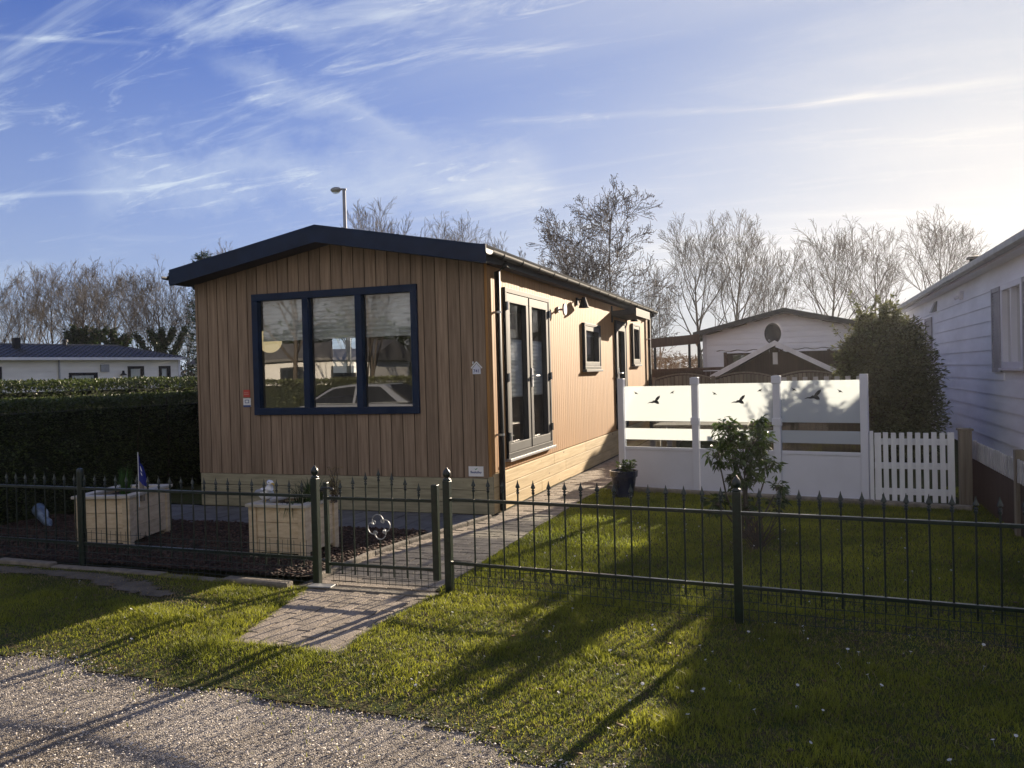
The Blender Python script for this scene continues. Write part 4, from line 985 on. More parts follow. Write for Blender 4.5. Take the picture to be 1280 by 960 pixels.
# gull standing on the right planter (left front corner), facing the path
def gull(name, c, rz, label, tilt=0.0, m1=None, m2=None, sc=1.0):
    t = root(name, c, label, 'bird ornament')
    V = lambda x, z, y=0: (c[0]+x*sc, c[1]+y*sc, c[2]+z*sc)
    pts = [(-0.150, 0.055), (-0.115, 0.062), (-0.07, 0.068), (-0.02, 0.068), (0.02, 0.078), (0.042, 0.115), (0.046, 0.150), (0.052, 0.172), (0.075, 0.172), (0.09, 0.168)]
    rad = [0.006, 0.030, 0.052, 0.062, 0.054, 0.034, 0.027, 0.031, 0.022, 0.006]
    mb = MB(); mb.tube([V(*p) for p in pts], [r_*sc for r_ in rad], 14); b = mb.build('body', m1 or M['white'], t, smooth=True)
    mb = MB()
    for s in (-1, 1):
        mb.ball(V(-0.065, 0.078, s*0.045), 0.088*sc, 0.016*sc, 0.032*sc, n=10, rot=Matrix.Rotation(-0.12, 3, 'Y'))
    mb.build('wings', m2 or M['gull_grey'], t, smooth=True)
    mb = MB(); mb.tube([V(0.088, 0.168), V(0.118, 0.160), V(0.124, 0.154)], [0.008*sc, 0.006*sc, 0.002*sc], 8); mb.build('beak', M['beak'], t)
    mb = MB(); [mb.ball(V(0.072, 0.180, s*0.021), 0.005*sc, n=6) for s in (-1, 1)]; mb.build('eyes', M['black'], t)
    mb = MB(); [mb.tube([V(-0.01, 0.02, s*0.02), V(0.0, 0.0, s*0.02)], 0.005*sc, 6) for s in (-1, 1)]; mb.build('legs', M['beak'], t)
    t.rotation_euler = (0, tilt, rz); return t
gull('gull_ornament', (-4.54, 6.24, 0.505), R(-25), 'white and grey gull figure standing on the planter beside the gate')
# leaning blue ceramic piece, left in the bed
t = root('ceramic_ornament', (-8.02, 7.0, 0.02), 'bluish pale ceramic ornament lying tilted in the bed left of the planters', 'ornament')
mb = MB(); pth = [Vector((-8.21, 7.0, 0.17)), Vector((-8.14, 6.98, 0.20)), Vector((-8.06, 6.96, 0.15)), Vector((-8.0, 6.94, 0.09)), Vector((-7.95, 6.93, 0.07)), Vector((-7.90, 6.92, 0.03))]
mb.tube(pth, [0.03, 0.075, 0.07, 0.045, 0.05, 0.02], 14); mb.build('body', M['ceramic'], t, smooth=True)
mb = MB(); mb.tube([(-7.93, 6.90, 0.06), (-7.86, 6.88, 0.045), (-7.83, 6.87, 0.05)], [0.02, 0.012, 0.004], 8); mb.build('spout', M['ceramic'], t)

def leaf_cloud(P, size, aspect=0.45, up=0.3, curl=0.25, droop=0.0, outward=None):
    """P (n,3) -> folded leaves; returns V,F(tri)"""
    n = len(P); d = RNG.standard_normal((n, 3)); d[:, 2] = d[:, 2]*0.6-droop
    if outward is not None: d = d*0.7+outward*0.9
    d /= np.linalg.norm(d, axis=1)[:, None]
    up_ = RNG.standard_normal((n, 3))*0.6+np.array([0, 0, 1.0]); s = np.cross(d, up_); s /= np.linalg.norm(s, axis=1)[:, None]+1e-9
    nn = np.cross(s, d)
    l = size*(0.6+0.8*RNG.random(n))[:, None]; w = l*aspect/2
    a = P; b = P+d*l*0.5+s*w+nn*l*curl*0.2; c = P+d*l-nn*l*curl*0.4; e = P+d*l*0.5-s*w+nn*l*curl*0.2
    V = np.stack([a, b, c, e], 1).reshape(-1, 3); i = (np.arange(n)*4)[:, None]
    F = np.concatenate([i+np.array([0, 1, 2]), i+np.array([0, 2, 3])], 0); return V, F
def tuft_plant(name, c, label, cat, nb, rad, hgt, lsz, m, nleaf, droop=0.3, stem_m=None, top_bias=0.4, aspect=0.3):
    t = root(name, c, label, cat); mb = MB(); P = []
    for i in range(nb):
        a = random.uniform(0, 2*PI); r_ = rad*random.random()**0.6; h = hgt*random.uniform(0.45, 1)
        p0 = Vector((c[0]+random.uniform(-0.03, 0.03), c[1]+random.uniform(-0.03, 0.03), c[2])); p2 = Vector((c[0]+r_*math.cos(a), c[1]+r_*math.sin(a), c[2]+h))
        p1 = (p0+p2)/2+Vector((random.uniform(-0.03, 0.03), random.uniform(-0.03, 0.03), 0.05*hgt)); pts = [p0, p1, p2]
        mb.tube(pts, [0.006, 0.004, 0.002], 5)
        for k_ in range(nleaf):
            f_ = top_bias+(1-top_bias)*random.random(); q = p0*(1-f_)**2+p1*2*f_*(1-f_)+p2*f_*f_ ; P.append(q+Vector([random.gauss(0, 0.012) for _ in range(3)]))
    mb.build('stems', stem_m or M['twig'], t)
    V, F = leaf_cloud(np.array([tuple(p) for p in P]), lsz, aspect, droop=droop)
    np_mesh('leaves', V, F, m, t); return t
blade_plant('trailing_plant', (-4.20, 6.42, 0.47), 'dark green strappy plant spilling over the planter beside the gull', 150, 0.26, 0.20, M['ivy'], rad=0.16, droop=0.15)
blade_plant('spilling_plant', (-4.25, 6.20, 0.50), 'thin dark leaves hanging over the front rim of the planter near the gate', 26, 0.10, 0.09, M['ivy'], rad=0.10, droop=1.6)
tuft_plant('dry_plume_plant', (-4.05, 6.55, 0.46), 'pale feathery dry plume at the right end of the planter near the gate', 'plant', 12, 0.07, 0.34, 0.03, M['straw'], 26, droop=0.1, top_bias=0.3)
# navy pot with plant
t = root('plant_pot', (-2.10, 10.12, 0.03), 'dark blue glazed flower pot standing at the left end of the white screen', 'pot')
mb = MB(); mb.lathe([(0.105, 0.0), (0.115, 0.02), (0.155, 0.255), (0.158, 0.258), (0.172, 0.262), (0.178, 0.335), (0.160, 0.337), (0.150, 0.29)], (-2.10, 10.12, 0.02), 28); mb.build('vessel', M['navy_pot'], t, smooth=False, bevel=0.002)
mb = MB(); mb.lathe([(0.153, 0.0), (0.153, 0.012)], (-2.10, 10.12, 0.30), 20); mb.build('soil', M['soil'], t)
tuft_plant('potted_plant', (-2.07, 10.12, 0.315), 'small leafy green plant growing in the dark blue pot', 'plant', 12, 0.13, 0.17, 0.055, M['laurel'], 12, droop=-0.2, top_bias=0.2, aspect=0.5)

# evergreen garden shrub (small tree shape with drooping leaves) in front of the screen
def shrubby(c, label, name, lumps, lsz, m, nb_tw, rad_stem=0.012, droop=0.5, aspect=0.32, seed=3, clus=9):
    rnd = random.Random(seed); t = root(name, (c[0], c[1], 0.0), label, 'shrub'); mb = MB(); P = []; O = []
    for (lx, ly, lz, lr, n) in lumps:
        ctr = Vector((c[0]+lx, c[1]+ly, lz)); base = Vector((c[0]+rnd.uniform(-0.05, 0.05), c[1]+rnd.uniform(-0.05, 0.05), 0.0))
        mid = base*0.5+ctr*0.5+Vector((rnd.uniform(-0.04, 0.04), rnd.uniform(-0.04, 0.04), 0)); fork = mid*0.35+ctr*0.65
        mb.tube([base, mid, fork], [rad_stem, rad_stem*0.8, rad_stem*0.55], 6)
        for i in range(n):
            d = Vector((rnd.gauss(0, 1), rnd.gauss(0, 1), rnd.gauss(0, 1))).normalized(); rr_ = lr*(0.55+0.5*rnd.random())
            e = ctr+Vector((d.x*rr_, d.y*rr_, d.z*rr_*0.9)); s_ = fork*0.6+ctr*0.4
            mb.tube([s_, (s_+e)/2+Vector((0, 0, 0.02)), e], [rad_stem*0.35, rad_stem*0.25, rad_stem*0.12], 4)
            for k_ in range(clus):
                f_ = 0.55+0.45*rnd.random(); q = s_*(1-f_)+e*f_; P.append(q+Vector([rnd.gauss(0, 0.012) for _ in range(3)])); O.append(d)
    mb.build('stems', M['twig'], t)
    V, F = leaf_cloud(np.array([tuple(p) for p in P]), lsz, aspect, droop=droop, outward=np.array([tuple(p) for p in O])*0.6+np.array([0, 0, -droop*0.5]))
    np_mesh('leaves', V, F, m, t); return t
shrubby((-0.50, 7.85), 'leafy evergreen shrub with drooping leaves in the lawn before the white screen', 'evergreen_shrub',
    [(-0.12, 0, 0.98, 0.17, 26), (0.10, 0, 0.95, 0.17, 26), (0.0, 0, 0.80, 0.22, 34), (-0.24, 0, 0.80, 0.12, 14), (0.22, 0.02, 0.72, 0.12, 14), (-0.02, 0, 0.62, 0.16, 22), (-0.17, 0, 1.10, 0.07, 6), (0.14, 0, 1.14, 0.07, 6),
     (-0.26, 0, 0.36, 0.13, 16), (0.02, 0.05, 0.30, 0.16, 18), (0.30, 0, 0.52, 0.07, 7), (0.28, 0.05, 0.34, 0.12, 8)], 0.075, M['laurel'], 1)
tuft_plant('twiggy_bush', (-0.38, 7.45, 0.0), 'low twiggy bush with dead stems at the foot of the evergreen shrub', 'bush', 44, 0.26, 0.40, 0.022, M['brown_leaf'], 5, droop=0.3)

# ------------------------------------------------------------------ white screen with bird decals
SA, SB = Vector((-2.285, 10.90, 0)), Vector((0.715, 10.215, 0)); SL = (SB-SA).length; SD = (SB-SA)/SL; SANG = math.atan2(SD.y, SD.x)
scr = root('garden_screen', SA, 'white garden screen with frosted glass panels and black flying bird decals', 'screen')
RZ = Matrix.Rotation(SANG, 3, 'Z')
def sbox(mb, s0, s1, w0, w1, z0, z1):   # local box along the screen; w positive is to the camera side
    P = []
    for z in (z0, z1):
        for (s, w) in ((s0, w0), (s1, w0), (s1, w1), (s0, w1)):
            p = SA+SD*s+Vector((SD.y, -SD.x, 0))*w; P.append((p.x, p.y, z))
    mb.add(P, [(0, 3, 2, 1), (4, 5, 6, 7), (0, 1, 5, 4), (1, 2, 6, 5), (2, 3, 7, 6), (3, 0, 4, 7)])
def spt(s, w, z): p = SA+SD*s+Vector((SD.y, -SD.x, 0))*w; return (p.x, p.y, z)
for i, s in enumerate((0.02, 1.045, 2.065, 3.045)):
    mb = MB(); sbox(mb, s-0.042, s+0.042, -0.035, 0.045, -0.02, 1.49); po = fix_normals(mb.build('post', M['white_pvc'], scr, bevel=0.005))
    if i in (1, 2):
        for z in (1.44, 0.93):
            mb = MB(); sbox(mb, s-0.055, s+0.055, 0.0, 0.055, z-0.045, z+0.045); fix_normals(mb.build('bracket', M['white_pvc'], po, bevel=0.004))
rows = [(1.35, 0.925, 'f'), (0.925, 0.83, 'c'), (0.83, 0.68, 'f'), (0.68, 0.585, 'c')]
bird = [(-0.092, -0.030), (-0.060, -0.012), (-0.030, -0.008), (-0.012, 0.006), (0.004, 0.004), (0.018, 0.030), (0.042, 0.052), (0.070, 0.062), (0.066, 0.040), (0.052, 0.018), (0.036, 0.004), (0.050, -0.010), (0.058, -0.034), (0.030, -0.036), (0.002, -0.022), (-0.030, -0.026), (-0.055, -0.022)]
small = [(-0.034, 0.020), (-0.014, 0.006), (0.002, 0.004), (0.014, -0.008), (0.030, -0.022), (0.006, -0.016), (-0.012, -0.018), (-0.022, -0.020), (-0.014, -0.004), (-0.028, 0.008)]
bspots = [[(0.490, 1.19, 'b', 1), (0.235, 1.300, 's', 1), (0.735, 1.305, 's', -1)], [(1.60, 1.19, 'b', 1), (1.30, 1.285, 's', 1), (1.86, 1.32, 's', -1)], [(2.49, 1.24, 'b', 1.1), (2.27, 1.325, 's', 1), (2.79, 1.30, 's', 1)]]
for i, (s0, s1) in enumerate(((0.064, 1.001), (1.089, 2.021), (2.109, 3.001))):
    pn = bpy.data.objects.new('panel', None); COL.objects.link(pn); pn.parent = scr
    zt = 1.385+0.02*i
    for (a, b, k_) in rows:
        aa = zt if a == 1.35 else a
        mb = MB(); sbox(mb, s0, s1, -0.004, 0.004, b+0.001, aa-0.001); fix_normals(mb.build('frosted_glass' if k_ == 'f' else 'clear_glass', M['frosted'] if k_ == 'f' else M['clear'], pn))
    mb = MB(); sbox(mb, s0, s1, -0.02, 0.02, 0.545, 0.585); fix_normals(mb.build('rail', M['white_pvc'], pn, bevel=0.003))
    mb = MB(); sbox(mb, s0, s1, -0.012, 0.012, 0.06, 0.544); fix_normals(mb.build('solid_panel', M['white_pvc'], pn, bevel=0.002))
    mb = MB(); sbox(mb, s0, s1, -0.02, 0.02, 0.02, 0.06); fix_normals(mb.build('rail', M['white_pvc'], pn, bevel=0.003))
    for (s, z, kd, f_) in bspots[i]:
        shp = bird if kd == 'b' else small; mb = MB(); sc = 1.12 if kd == 'b' else 1.0
        pts = [(s+p[0]*f_*sc, z+p[1]*abs(f_)*sc) for p in shp]; n_ = len(pts)
        vs = [spt(p[0], 0.0045, p[1]) for p in pts]+[spt(p[0], 0.006, p[1]) for p in pts]
        mb.add(vs, [tuple(range(n_)), tuple(range(n_, 2*n_))]+[(q, (q+1) % n_, n_+(q+1) % n_, n_+q) for q in range(n_)])
        fix_normals(mb.build('bird_decal', M['decal'], pn))
# white picket gate right of the screen
GA, GB = Vector((0.775, 10.16, 0)), Vector((1.575, 10.10, 0))
pg = root('picket_gate', GA, 'white painted picket gate between the screen and a weathered post', 'gate')
n_ = 10; gl = (GB-GA).length; gd = (GB-GA)/gl
mb = MB(); mb.box(0.725, 0.765, 10.13, 10.19, 0.03, 0.84); mb.build('hinge_post', M['white_paint'], pg, bevel=0.003)
for i in range(n_):
    c = GA+gd*(0.035+i*(gl-0.07)/(n_-1)); w_ = 0.026 if i not in (0, n_-1) else 0.034
    mb = MB(); mb.box(c.x-w_, c.x+w_, c.y-0.022, c.y-0.003, 0.05, 0.825+random.uniform(-0.006, 0.006), Matrix.Rotation(random.uniform(-0.006, 0.006), 3, 'Y')); mb.build('picket', M['white_paint'], pg, bevel=0.003)
for z in (0.16, 0.45, 0.72):
    mb = MB(); c = (GA+GB)/2; mb.box(c.x-gl/2, c.x+gl/2, c.y-0.001, c.y+0.022, z-0.035, z+0.035, Matrix.Rotation(math.atan2(gd.y, gd.x), 3, 'Z')); mb.build('rail', M['white_paint'], pg, bevel=0.002)
t = root('wooden_post', (1.68, 10.08, 0), 'stout weathered wooden post beside the white picket gate', 'post')
mb = MB(); mb.box(1.615, 1.735, 10.02, 10.14, -0.03, 0.85); mb.build('shaft', M['grey_wood'], t, bevel=0.006)
mb = MB(); mb.box(1.60, 1.75, 10.005, 10.155, 0.851, 0.875); mb.build('cap', M['grey_wood'], t, bevel=0.005)
# neighbour's low fence (white slats on dark boards) going towards the road
lf = root('low_slat_fence', (1.85, 10.9, 0), 'low weathered fence with a row of short pale slats along the neighbour plot', 'fence')
mb = MB(); mb.box(1.83, 1.85, 4.4, 10.95, -0.03, 0.52); mb.build('board_panel', M['dark_brown'], lf)
for z in (0.54, 0.67):
    mb = MB(); mb.box(1.822, 1.842, 4.4, 10.95, z-0.015, z+0.015); mb.build('rail', M['slat_grey'], lf)
mb = MB(); y = 4.45
n = 0
while y < 10.9:
    mb.box(1.805, 1.8215, y, y+0.035, 0.51, 0.715+random.uniform(-0.006, 0.006)); y += 0.085
mb.build('slats', M['slat_grey'], lf)
for y in (10.95, 8.45, 5.95, 4.4):
    mb = MB(); mb.box(1.795, 1.875, y-0.04, y+0.04, -0.03, 0.80); mb.build('post', M['grey_wood'], lf, bevel=0.005)

# ------------------------------------------------------------------ behind the screen
# arch topped pale wooden fence
af = root('arched_fence', (-3.2, 19.1, 0), 'weathered wooden fence of vertical slats with arched panel tops behind the white screen', 'fence')
x = -3.20
for pnl in range(4):
    x0 = x; w_ = 1.34; mb = MB(); i = 0; xx = x0+0.05
    while xx < x0+w_-0.07:
        u = (xx-x0)/w_; top = 1.33+0.12*math.sin(PI*u)
        mb.box(xx, xx+0.075, 19.08, 19.10, 0.04, top); xx += 0.086
    mb.build('slat_panel', M['grey_wood'], af)
    mb = MB(); vs = []
    for i in range(13):
        u = i/12; vs.append((x0+w_*u, 1.35+0.12*math.sin(PI*u)))
    mb.prism([(p[0], p[1]) for p in vs]+[(p[0], p[1]+0.035) for p in vs[::-1]], 'y', 19.06, 19.12); fix_normals(mb.build('top_rail', M['grey_wood'], af))
    for z in (0.3, 1.1):
        mb = MB(); mb.box(x0+0.04, x0+w_-0.02, 19.102, 19.13, z-0.03, z+0.03); mb.build('rail', M['grey_wood'], af)
    mb = MB(); mb.box(x0-0.04, x0+0.04, 19.055, 19.135, -0.03, 1.42); mb.build('post', M['grey_wood'], af, bevel=0.005)
    x += w_
# white short fence behind the right panel
t = root('pale_slat_fence', (0.35, 13.2, 0), 'weathered pale slat fence seen above the right panel of the screen', 'fence')
for i in range(9):
    mb = MB(); mb.box(-0.42+i*0.15, -0.42+i*0.15+0.07, 13.2, 13.22, 1.27, 1.43); mb.build('slat', M['slat_grey'], t, bevel=0.002)
mb = MB(); mb.box(-0.45, 0.90, 13.221, 13.245, -0.03, 1.36); mb.box(-0.45, 0.90, 13.19, 13.219, -0.03, 1.26); mb.build('backing_board', M['dark_brown'], t)
# garden shed with white barge boards
sh = root('garden_shed', (-0.55, 20.3, 0), 'dark brown garden shed with white barge boards behind the screen', 'shed')
sx0, sx1, sy0, sy1, sxm = -1.78, 0.68, 20.3, 22.2, -0.55
mb = MB(); planked(mb, Wall('front', sy0), sx0, sx1, 0.05, lambda u: 2.07-abs(u-sxm)*0.56, 0.11, 0.006, -0.02, 0.0, []); fix_normals(mb.build('front_wall', M['dark_brown'], sh))
mb = MB(); mb.box(sx0+0.01, sx1-0.01, sy0+0.022, sy1, 0.03, 1.35); mb.prism([(sx0+0.01, 1.35), (sx1-0.01, 1.35), (sxm, 2.0)], 'y', sy0+0.022, sy1); fix_normals(mb.build('shed_body', M['dark_brown'], sh))
for s in (-1, 1):
    mb = MB(); xe = sxm+s*1.48
    mb.prism([(xe, 1.315), (sxm, 2.14), (sxm, 2.17), (xe, 1.345)], 'y', sy0-0.22, sy1+0.1); fix_normals(mb.build('roof', M['grey_roof'], sh))
    mb = MB(); mb.prism([(xe, 1.30), (sxm, 2.085), (sxm, 2.205), (xe, 1.425)], 'y', sy0-0.25, sy0-0.222); fix_normals(mb.build('barge_board', M['white_paint'], sh))
mb = MB(); mb.box(sxm-0.055, sxm+0.055, sy0-0.02, sy0-0.003, 1.65, 1.93); mb.build('ridge_ornament', M['white_paint'], sh)
# corrugated lean-to
t = root('lean_to', (-1.2, 22.6, 0), 'low lean to with wavy corrugated roof edge behind the garden shed', 'lean-to')
mb = MB(); nseg = 60; prof = []
for i in range(nseg+1): prof.append((-2.1+5.1*i/nseg, 2.04+0.02*math.sin(i*1.25)))
mb.prism(prof+[(p[0], p[1]+0.012) for p in prof[::-1]], 'y', 22.55, 22.95); fix_normals(mb.build('corrugated_roof', M['corrug'], t))
mb = MB(); mb.box(-1.9, 2.9, 22.85, 22.91, 0.05, 1.98); mb.build('wall', M['dark_brown'], t)
for x in (-1.88, 0.7, 2.9): mb = MB(); mb.box(x-0.04, x+0.04, 22.60, 22.68, 0.0, 2.01); mb.build('post', M['dark_brown'], t)
mb = MB(); mb.box(-1.7, -0.75, 22.82, 22.848, 1.5, 1.93); mb.build('window', M['glass_side'], t)
# satellite dish
t = root('satellite_dish', (-0.63, 22.65, 0), 'grey satellite dish on a pole behind the shed roof', 'satellite dish')
mb = MB(); vs = []; fs = []; n_ = 28; rings = 5
vs.append((-0.66, 22.61, 2.46))
for j in range(1, rings+1):
    for i in range(n_):
        q = 2*PI*i/n_; rr_ = j/rings; vs.append((-0.66+0.205*rr_*math.cos(q), 22.61-0.07*rr_*rr_, 2.46+0.275*rr_*math.sin(q)))
for i in range(n_): fs.append((0, 1+i, 1+(i+1) % n_))
for j in range(rings-1):
    for i in range(n_): fs.append((1+j*n_+i, 1+(j+1)*n_+i, 1+(j+1)*n_+(i+1) % n_, 1+j*n_+(i+1) % n_))
mb.add(vs, fs); o = mb.build('dish', M['anthracite'], t, smooth=True); sm = o.modifiers.new('s', 'SOLIDIFY'); sm.thickness = 0.01
mb = MB(); mb.tube([(-0.63, 22.65, 0), (-0.63, 22.65, 2.45)], 0.025, 8); mb.build('pole', M['galv'], t)
mb = MB(); mb.tube([(-0.64, 22.57, 2.12), (-0.74, 22.2, 2.25)], 0.01, 6); mb.ball((-0.74, 22.2, 2.27), 0.03); mb.build('receiver_arm', M['galv'], t)
# gable bungalow behind
def siding(mb, wl, u0, u1, z0, z1f, pitch, holes=()):
    """horizontal shiplap boards as wedges"""
    z = z0
    while z < 4.6:
        zt = z+pitch
        # determine u extent from z1f (function u->top); find range where top > zt
        us = np.linspace(u0, u1, 121); okm = np.array([z1f(u) > z+pitch*0.6 for u in us])
        if not okm.any(): break
        a, b = us[okm][0], us[okm][-1]
        segs = [(a, b)]
        for h in holes:
            if h[2] < zt-0.02 and h[3] > z+0.02:
                ns = []
                for (p, q) in segs:
                    if h[1] <= p or h[0] >= q: ns.append((p, q)); continue
                    if h[0] > p: ns.append((p, h[0]))
                    if h[1] < q: ns.append((h[1], q))
                segs = ns
        for (p, q) in segs:
            P = [wl.pt(p, 0, z), wl.pt(q, 0, z), wl.pt(q, 0.020, z), wl.pt(p, 0.020, z), wl.pt(p, 0, zt-0.004), wl.pt(q, 0, zt-0.004), wl.pt(q, 0.004, zt-0.004), wl.pt(p, 0.004, zt-0.004)]
            mb.add(P, [(0, 3, 2, 1), (4, 5, 6, 7), (0, 1, 5, 4), (1, 2, 6, 5), (2, 3, 7, 6), (3, 0, 4, 7)])
        z = zt
gb = root('gable_bungalow', (-0.45, 25.0, 0), 'white sided bungalow with dark gable roof edge beyond the garden shed', 'bungalow')
gx0, gx1, gxm, gy0, gy1 = -2.72, 1.95, -0.42, 25.3, 34
gtop = lambda u: 3.14-abs(u-gxm)*0.245
mb = MB(); siding(mb, Wall('front', gy0), gx0, gx1, 0.3, gtop, 0.165); fix_normals(mb.build('siding', M['white_siding'], gb))
mb = MB(); mb.box(gx0, gx1, gy0+0.001, gy1, 0.05, 2.55); mb.prism([(gx0, 2.55), (gx1, 2.55), (gx1, 2.56), (gxm, 3.13), (gx0, 2.56)], 'y', gy0+0.001, gy1); fix_normals(mb.build('body_wall', M['white_siding'], gb))
mb = MB(); mb.box(gx0-0.03, gx0+0.09, gy0-0.035, gy0+0.02, 0.3, 2.60); mb.build('corner_trim', M['white_pvc'], gb)
for s in (-1, 1):
    xe = gxm+s*2.58; mb = MB()
    mb.prism([(xe, 2.60), (gxm, 3.23), (gxm, 3.27), (xe, 2.64)], 'y', gy0-0.3, gy1+0.2); fix_normals(mb.build('roof', M['grey_roof'], gb))
    mb = MB(); mb.prism([(xe, 2.52), (gxm, 3.13), (gxm, 3.285), (xe, 2.675)], 'y', gy0-0.34, gy0-0.302); fix_normals(mb.build('barge_board', M['anthracite'], gb))
# brown veranda with glass left of that bungalow
vr = root('glazed_veranda', (-3.9, 25.2, 0), 'brown flat roofed veranda with glass panes between the chalet and the white bungalow', 'veranda')
mb = MB(); mb.prism([(-5.6, 2.44), (-2.80, 2.62), (-2.80, 2.34), (-5.6, 2.18)], 'y', 24.9, 25.0); fix_normals(mb.build('roof_edge', M['dark_brown'], vr))
mb = MB(); mb.prism([(-5.6, 2.40), (-2.80, 2.58), (-2.80, 2.52), (-5.6, 2.34)], 'y', 25.001, 28.4); fix_normals(mb.build('roof', M['grey_roof'], vr))
mb = MB(); planked(mb, Wall('front', 25.0), -5.6, -2.8, 0.05, lambda u: 1.60, 0.14, 0.006, -0.03, 0, []); fix_normals(mb.build('lower_wall', M['dark_brown'], vr))
for x in (-5.5, -4.15, -3.12, -2.85): mb = MB(); mb.box(x-0.035, x+0.035, 25.03, 25.08, 1.6, 2.36); mb.build('post', M['anth_dark'], vr)
mb = MB(); mb.add([(-5.6, 25.06, 1.6), (-2.85, 25.06, 1.6), (-2.85, 25.06, 2.34), (-5.6, 25.06, 2.2)], [(0, 1, 2, 3)]); mb.build('pane', M['clear'], vr)
# long dark roof of a low outbuilding seen below the veranda
t = root('dark_outbuilding', (-2.6, 22.3, 0), 'low dark brown outbuilding below the veranda glass beside the chalet', 'outbuilding')
mb = MB(); mb.prism([(-4.6, 1.60), (-1.35, 1.63), (-1.35, 1.55), (-4.6, 1.52)], 'y', 22.0, 24.3); fix_normals(mb.build('roof', M['dark_brown'], t))
mb = MB(); planked(mb, Wall('front', 22.1), -4.5, -1.45, 0.05, lambda u: 1.52, 0.12, 0.006, -0.03, 0, []); fix_normals(mb.build('wall', M['dark_brown'], t))
# garden furniture behind the clear strips
t = root('garden_table', (-1.35, 13.0, 0), 'grey wooden garden table seen through the clear strips of the screen', 'table')
mb = MB()
for i in range(6): mb.box(-2.15, -0.75, 12.6+i*0.13, 12.6+i*0.13+0.12, 0.72, 0.75)
mb.build('tabletop', M['grey_wood'], t, bevel=0.003)
for sx in (-2.08, -0.82):
    for sy in (12.66, 13.3): mb = MB(); mb.box(sx-0.035, sx+0.035, sy-0.035, sy+0.035, -0.03, 0.719); mb.build('leg', M['grey_wood'], t)
t = root('garden_bench', (-1.35, 12.0, 0), 'grey wooden garden bench between the screen and the table', 'bench')
mb = MB(); mb.box(-2.1, -0.7, 14.1, 14.5, 0.42, 0.45); mb.build('seat', M['grey_wood'], t)
mb = MB()
for i in range(4): mb.box(-2.1, -0.7, 14.5, 14.52, 0.5+i*0.11, 0.59+i*0.11)
mb.build('backrest', M['grey_wood'], t)
for sx in (-2.05, -0.75): mb = MB(); mb.box(sx-0.03, sx+0.03, 14.1, 14.53, -0.03, 0.419); mb.build('leg', M['grey_wood'], t)

# ------------------------------------------------------------------ large shrub
def leafy_bush(name, label, blobs, n, lsz, m, base, cat='shrub', aspect=0.4, stems=14, group=None, core=True):
    t = root(name, base, label, cat, group); P = []; O = []
    tot = sum((b[3]*b[4]*b[5])**(2/3) for b in blobs)
    for (x, y, z, rx, ry, rz) in blobs:
        k_ = int(n*(rx*ry*rz)**(2/3)/tot); d = RNG.standard_normal((k_, 3)); d /= np.linalg.norm(d, axis=1)[:, None]
        r_ = (0.5+0.55*RNG.random(k_)**0.7)*(0.70+0.55*vnoise(d[:, 0]*2+d[:, 2], d[:, 1]*2-d[:, 2]*1.3, 2.2, 77))
        P.append(np.array([x, y, z])+d*r_[:, None]*np.array([rx, ry, rz])); O.append(d)
    P = np.concatenate(P); O = np.concatenate(O); ok = P[:, 2] > 0.05; P = P[ok]; O = O[ok]
    mb = MB(); SH = []; SO = []
    for i in range(90):   # stray shoots breaking the outline
        b = random.choice(blobs); d_ = Vector((random.gauss(0, 1), random.gauss(0, 1), random.gauss(0.7, 0.8))).normalized(); e0 = Vector((b[0]+d_.x*b[3]*0.8, b[1]+d_.y*b[4]*0.8, b[2]+d_.z*b[5]*0.8)); e1 = e0+(d_+Vector((0, 0, 0.5)))*random.uniform(0.15, 0.36)
        mb.tube([e0, e1], [0.005, 0.002], 4)
        for k_ in range(22): f_ = random.random(); SH.append(tuple(e0.lerp(e1, f_))); SO.append(tuple(d_))
    mb.build('shoots', M['twig'], t)
    P = np.concatenate([P, np.array(SH)]); O = np.concatenate([O, np.array(SO)])
    V, F = leaf_cloud(P, lsz, aspect, outward=O); np_mesh('foliage', V, F, m, t)
    mb = MB()
    for i in range(stems):
        b = random.choice(blobs); q = Vector((b[0]+random.gauss(0, b[3]*0.5), b[1]+random.gauss(0, b[4]*0.5), b[2]+random.uniform(-0.2, 0.7)*b[5])); s_ = Vector((base[0]+random.gauss(0, 0.12), base[1]+random.gauss(0, 0.12), 0))
        mb.tube([s_, (s_+q)/2+Vector((0, 0, 0.15)), q], [0.03, 0.02, 0.006], 5)
    mb.build('stems', M['twig'], t); return t
leafy_bush('large_shrub', 'tall dense grey green shrub between the screen and the neighbour bungalow',
    [(1.35, 15.2, 0.9, 0.62, 0.8, 0.85), (1.10, 15.0, 1.45, 0.55, 0.7, 0.60), (1.65, 15.3, 1.40, 0.52, 0.7, 0.75), (1.30, 15.2, 1.95, 0.48, 0.6, 0.42), (1.55, 15.2, 2.05, 0.35, 0.5, 0.35), (0.95, 15.0, 1.75, 0.35, 0.5, 0.35), (1.75, 15.0, 0.7, 0.45, 0.6, 0.7), (1.2, 15, 0.5, 0.7, 0.7, 0.5), (1.05, 15.1, 2.25, 0.16, 0.2, 0.2), (1.42, 15.1, 2.38, 0.14, 0.2, 0.22)],
    42000, 0.075, M['shrub_leaf'], (1.35, 15.2, 0))

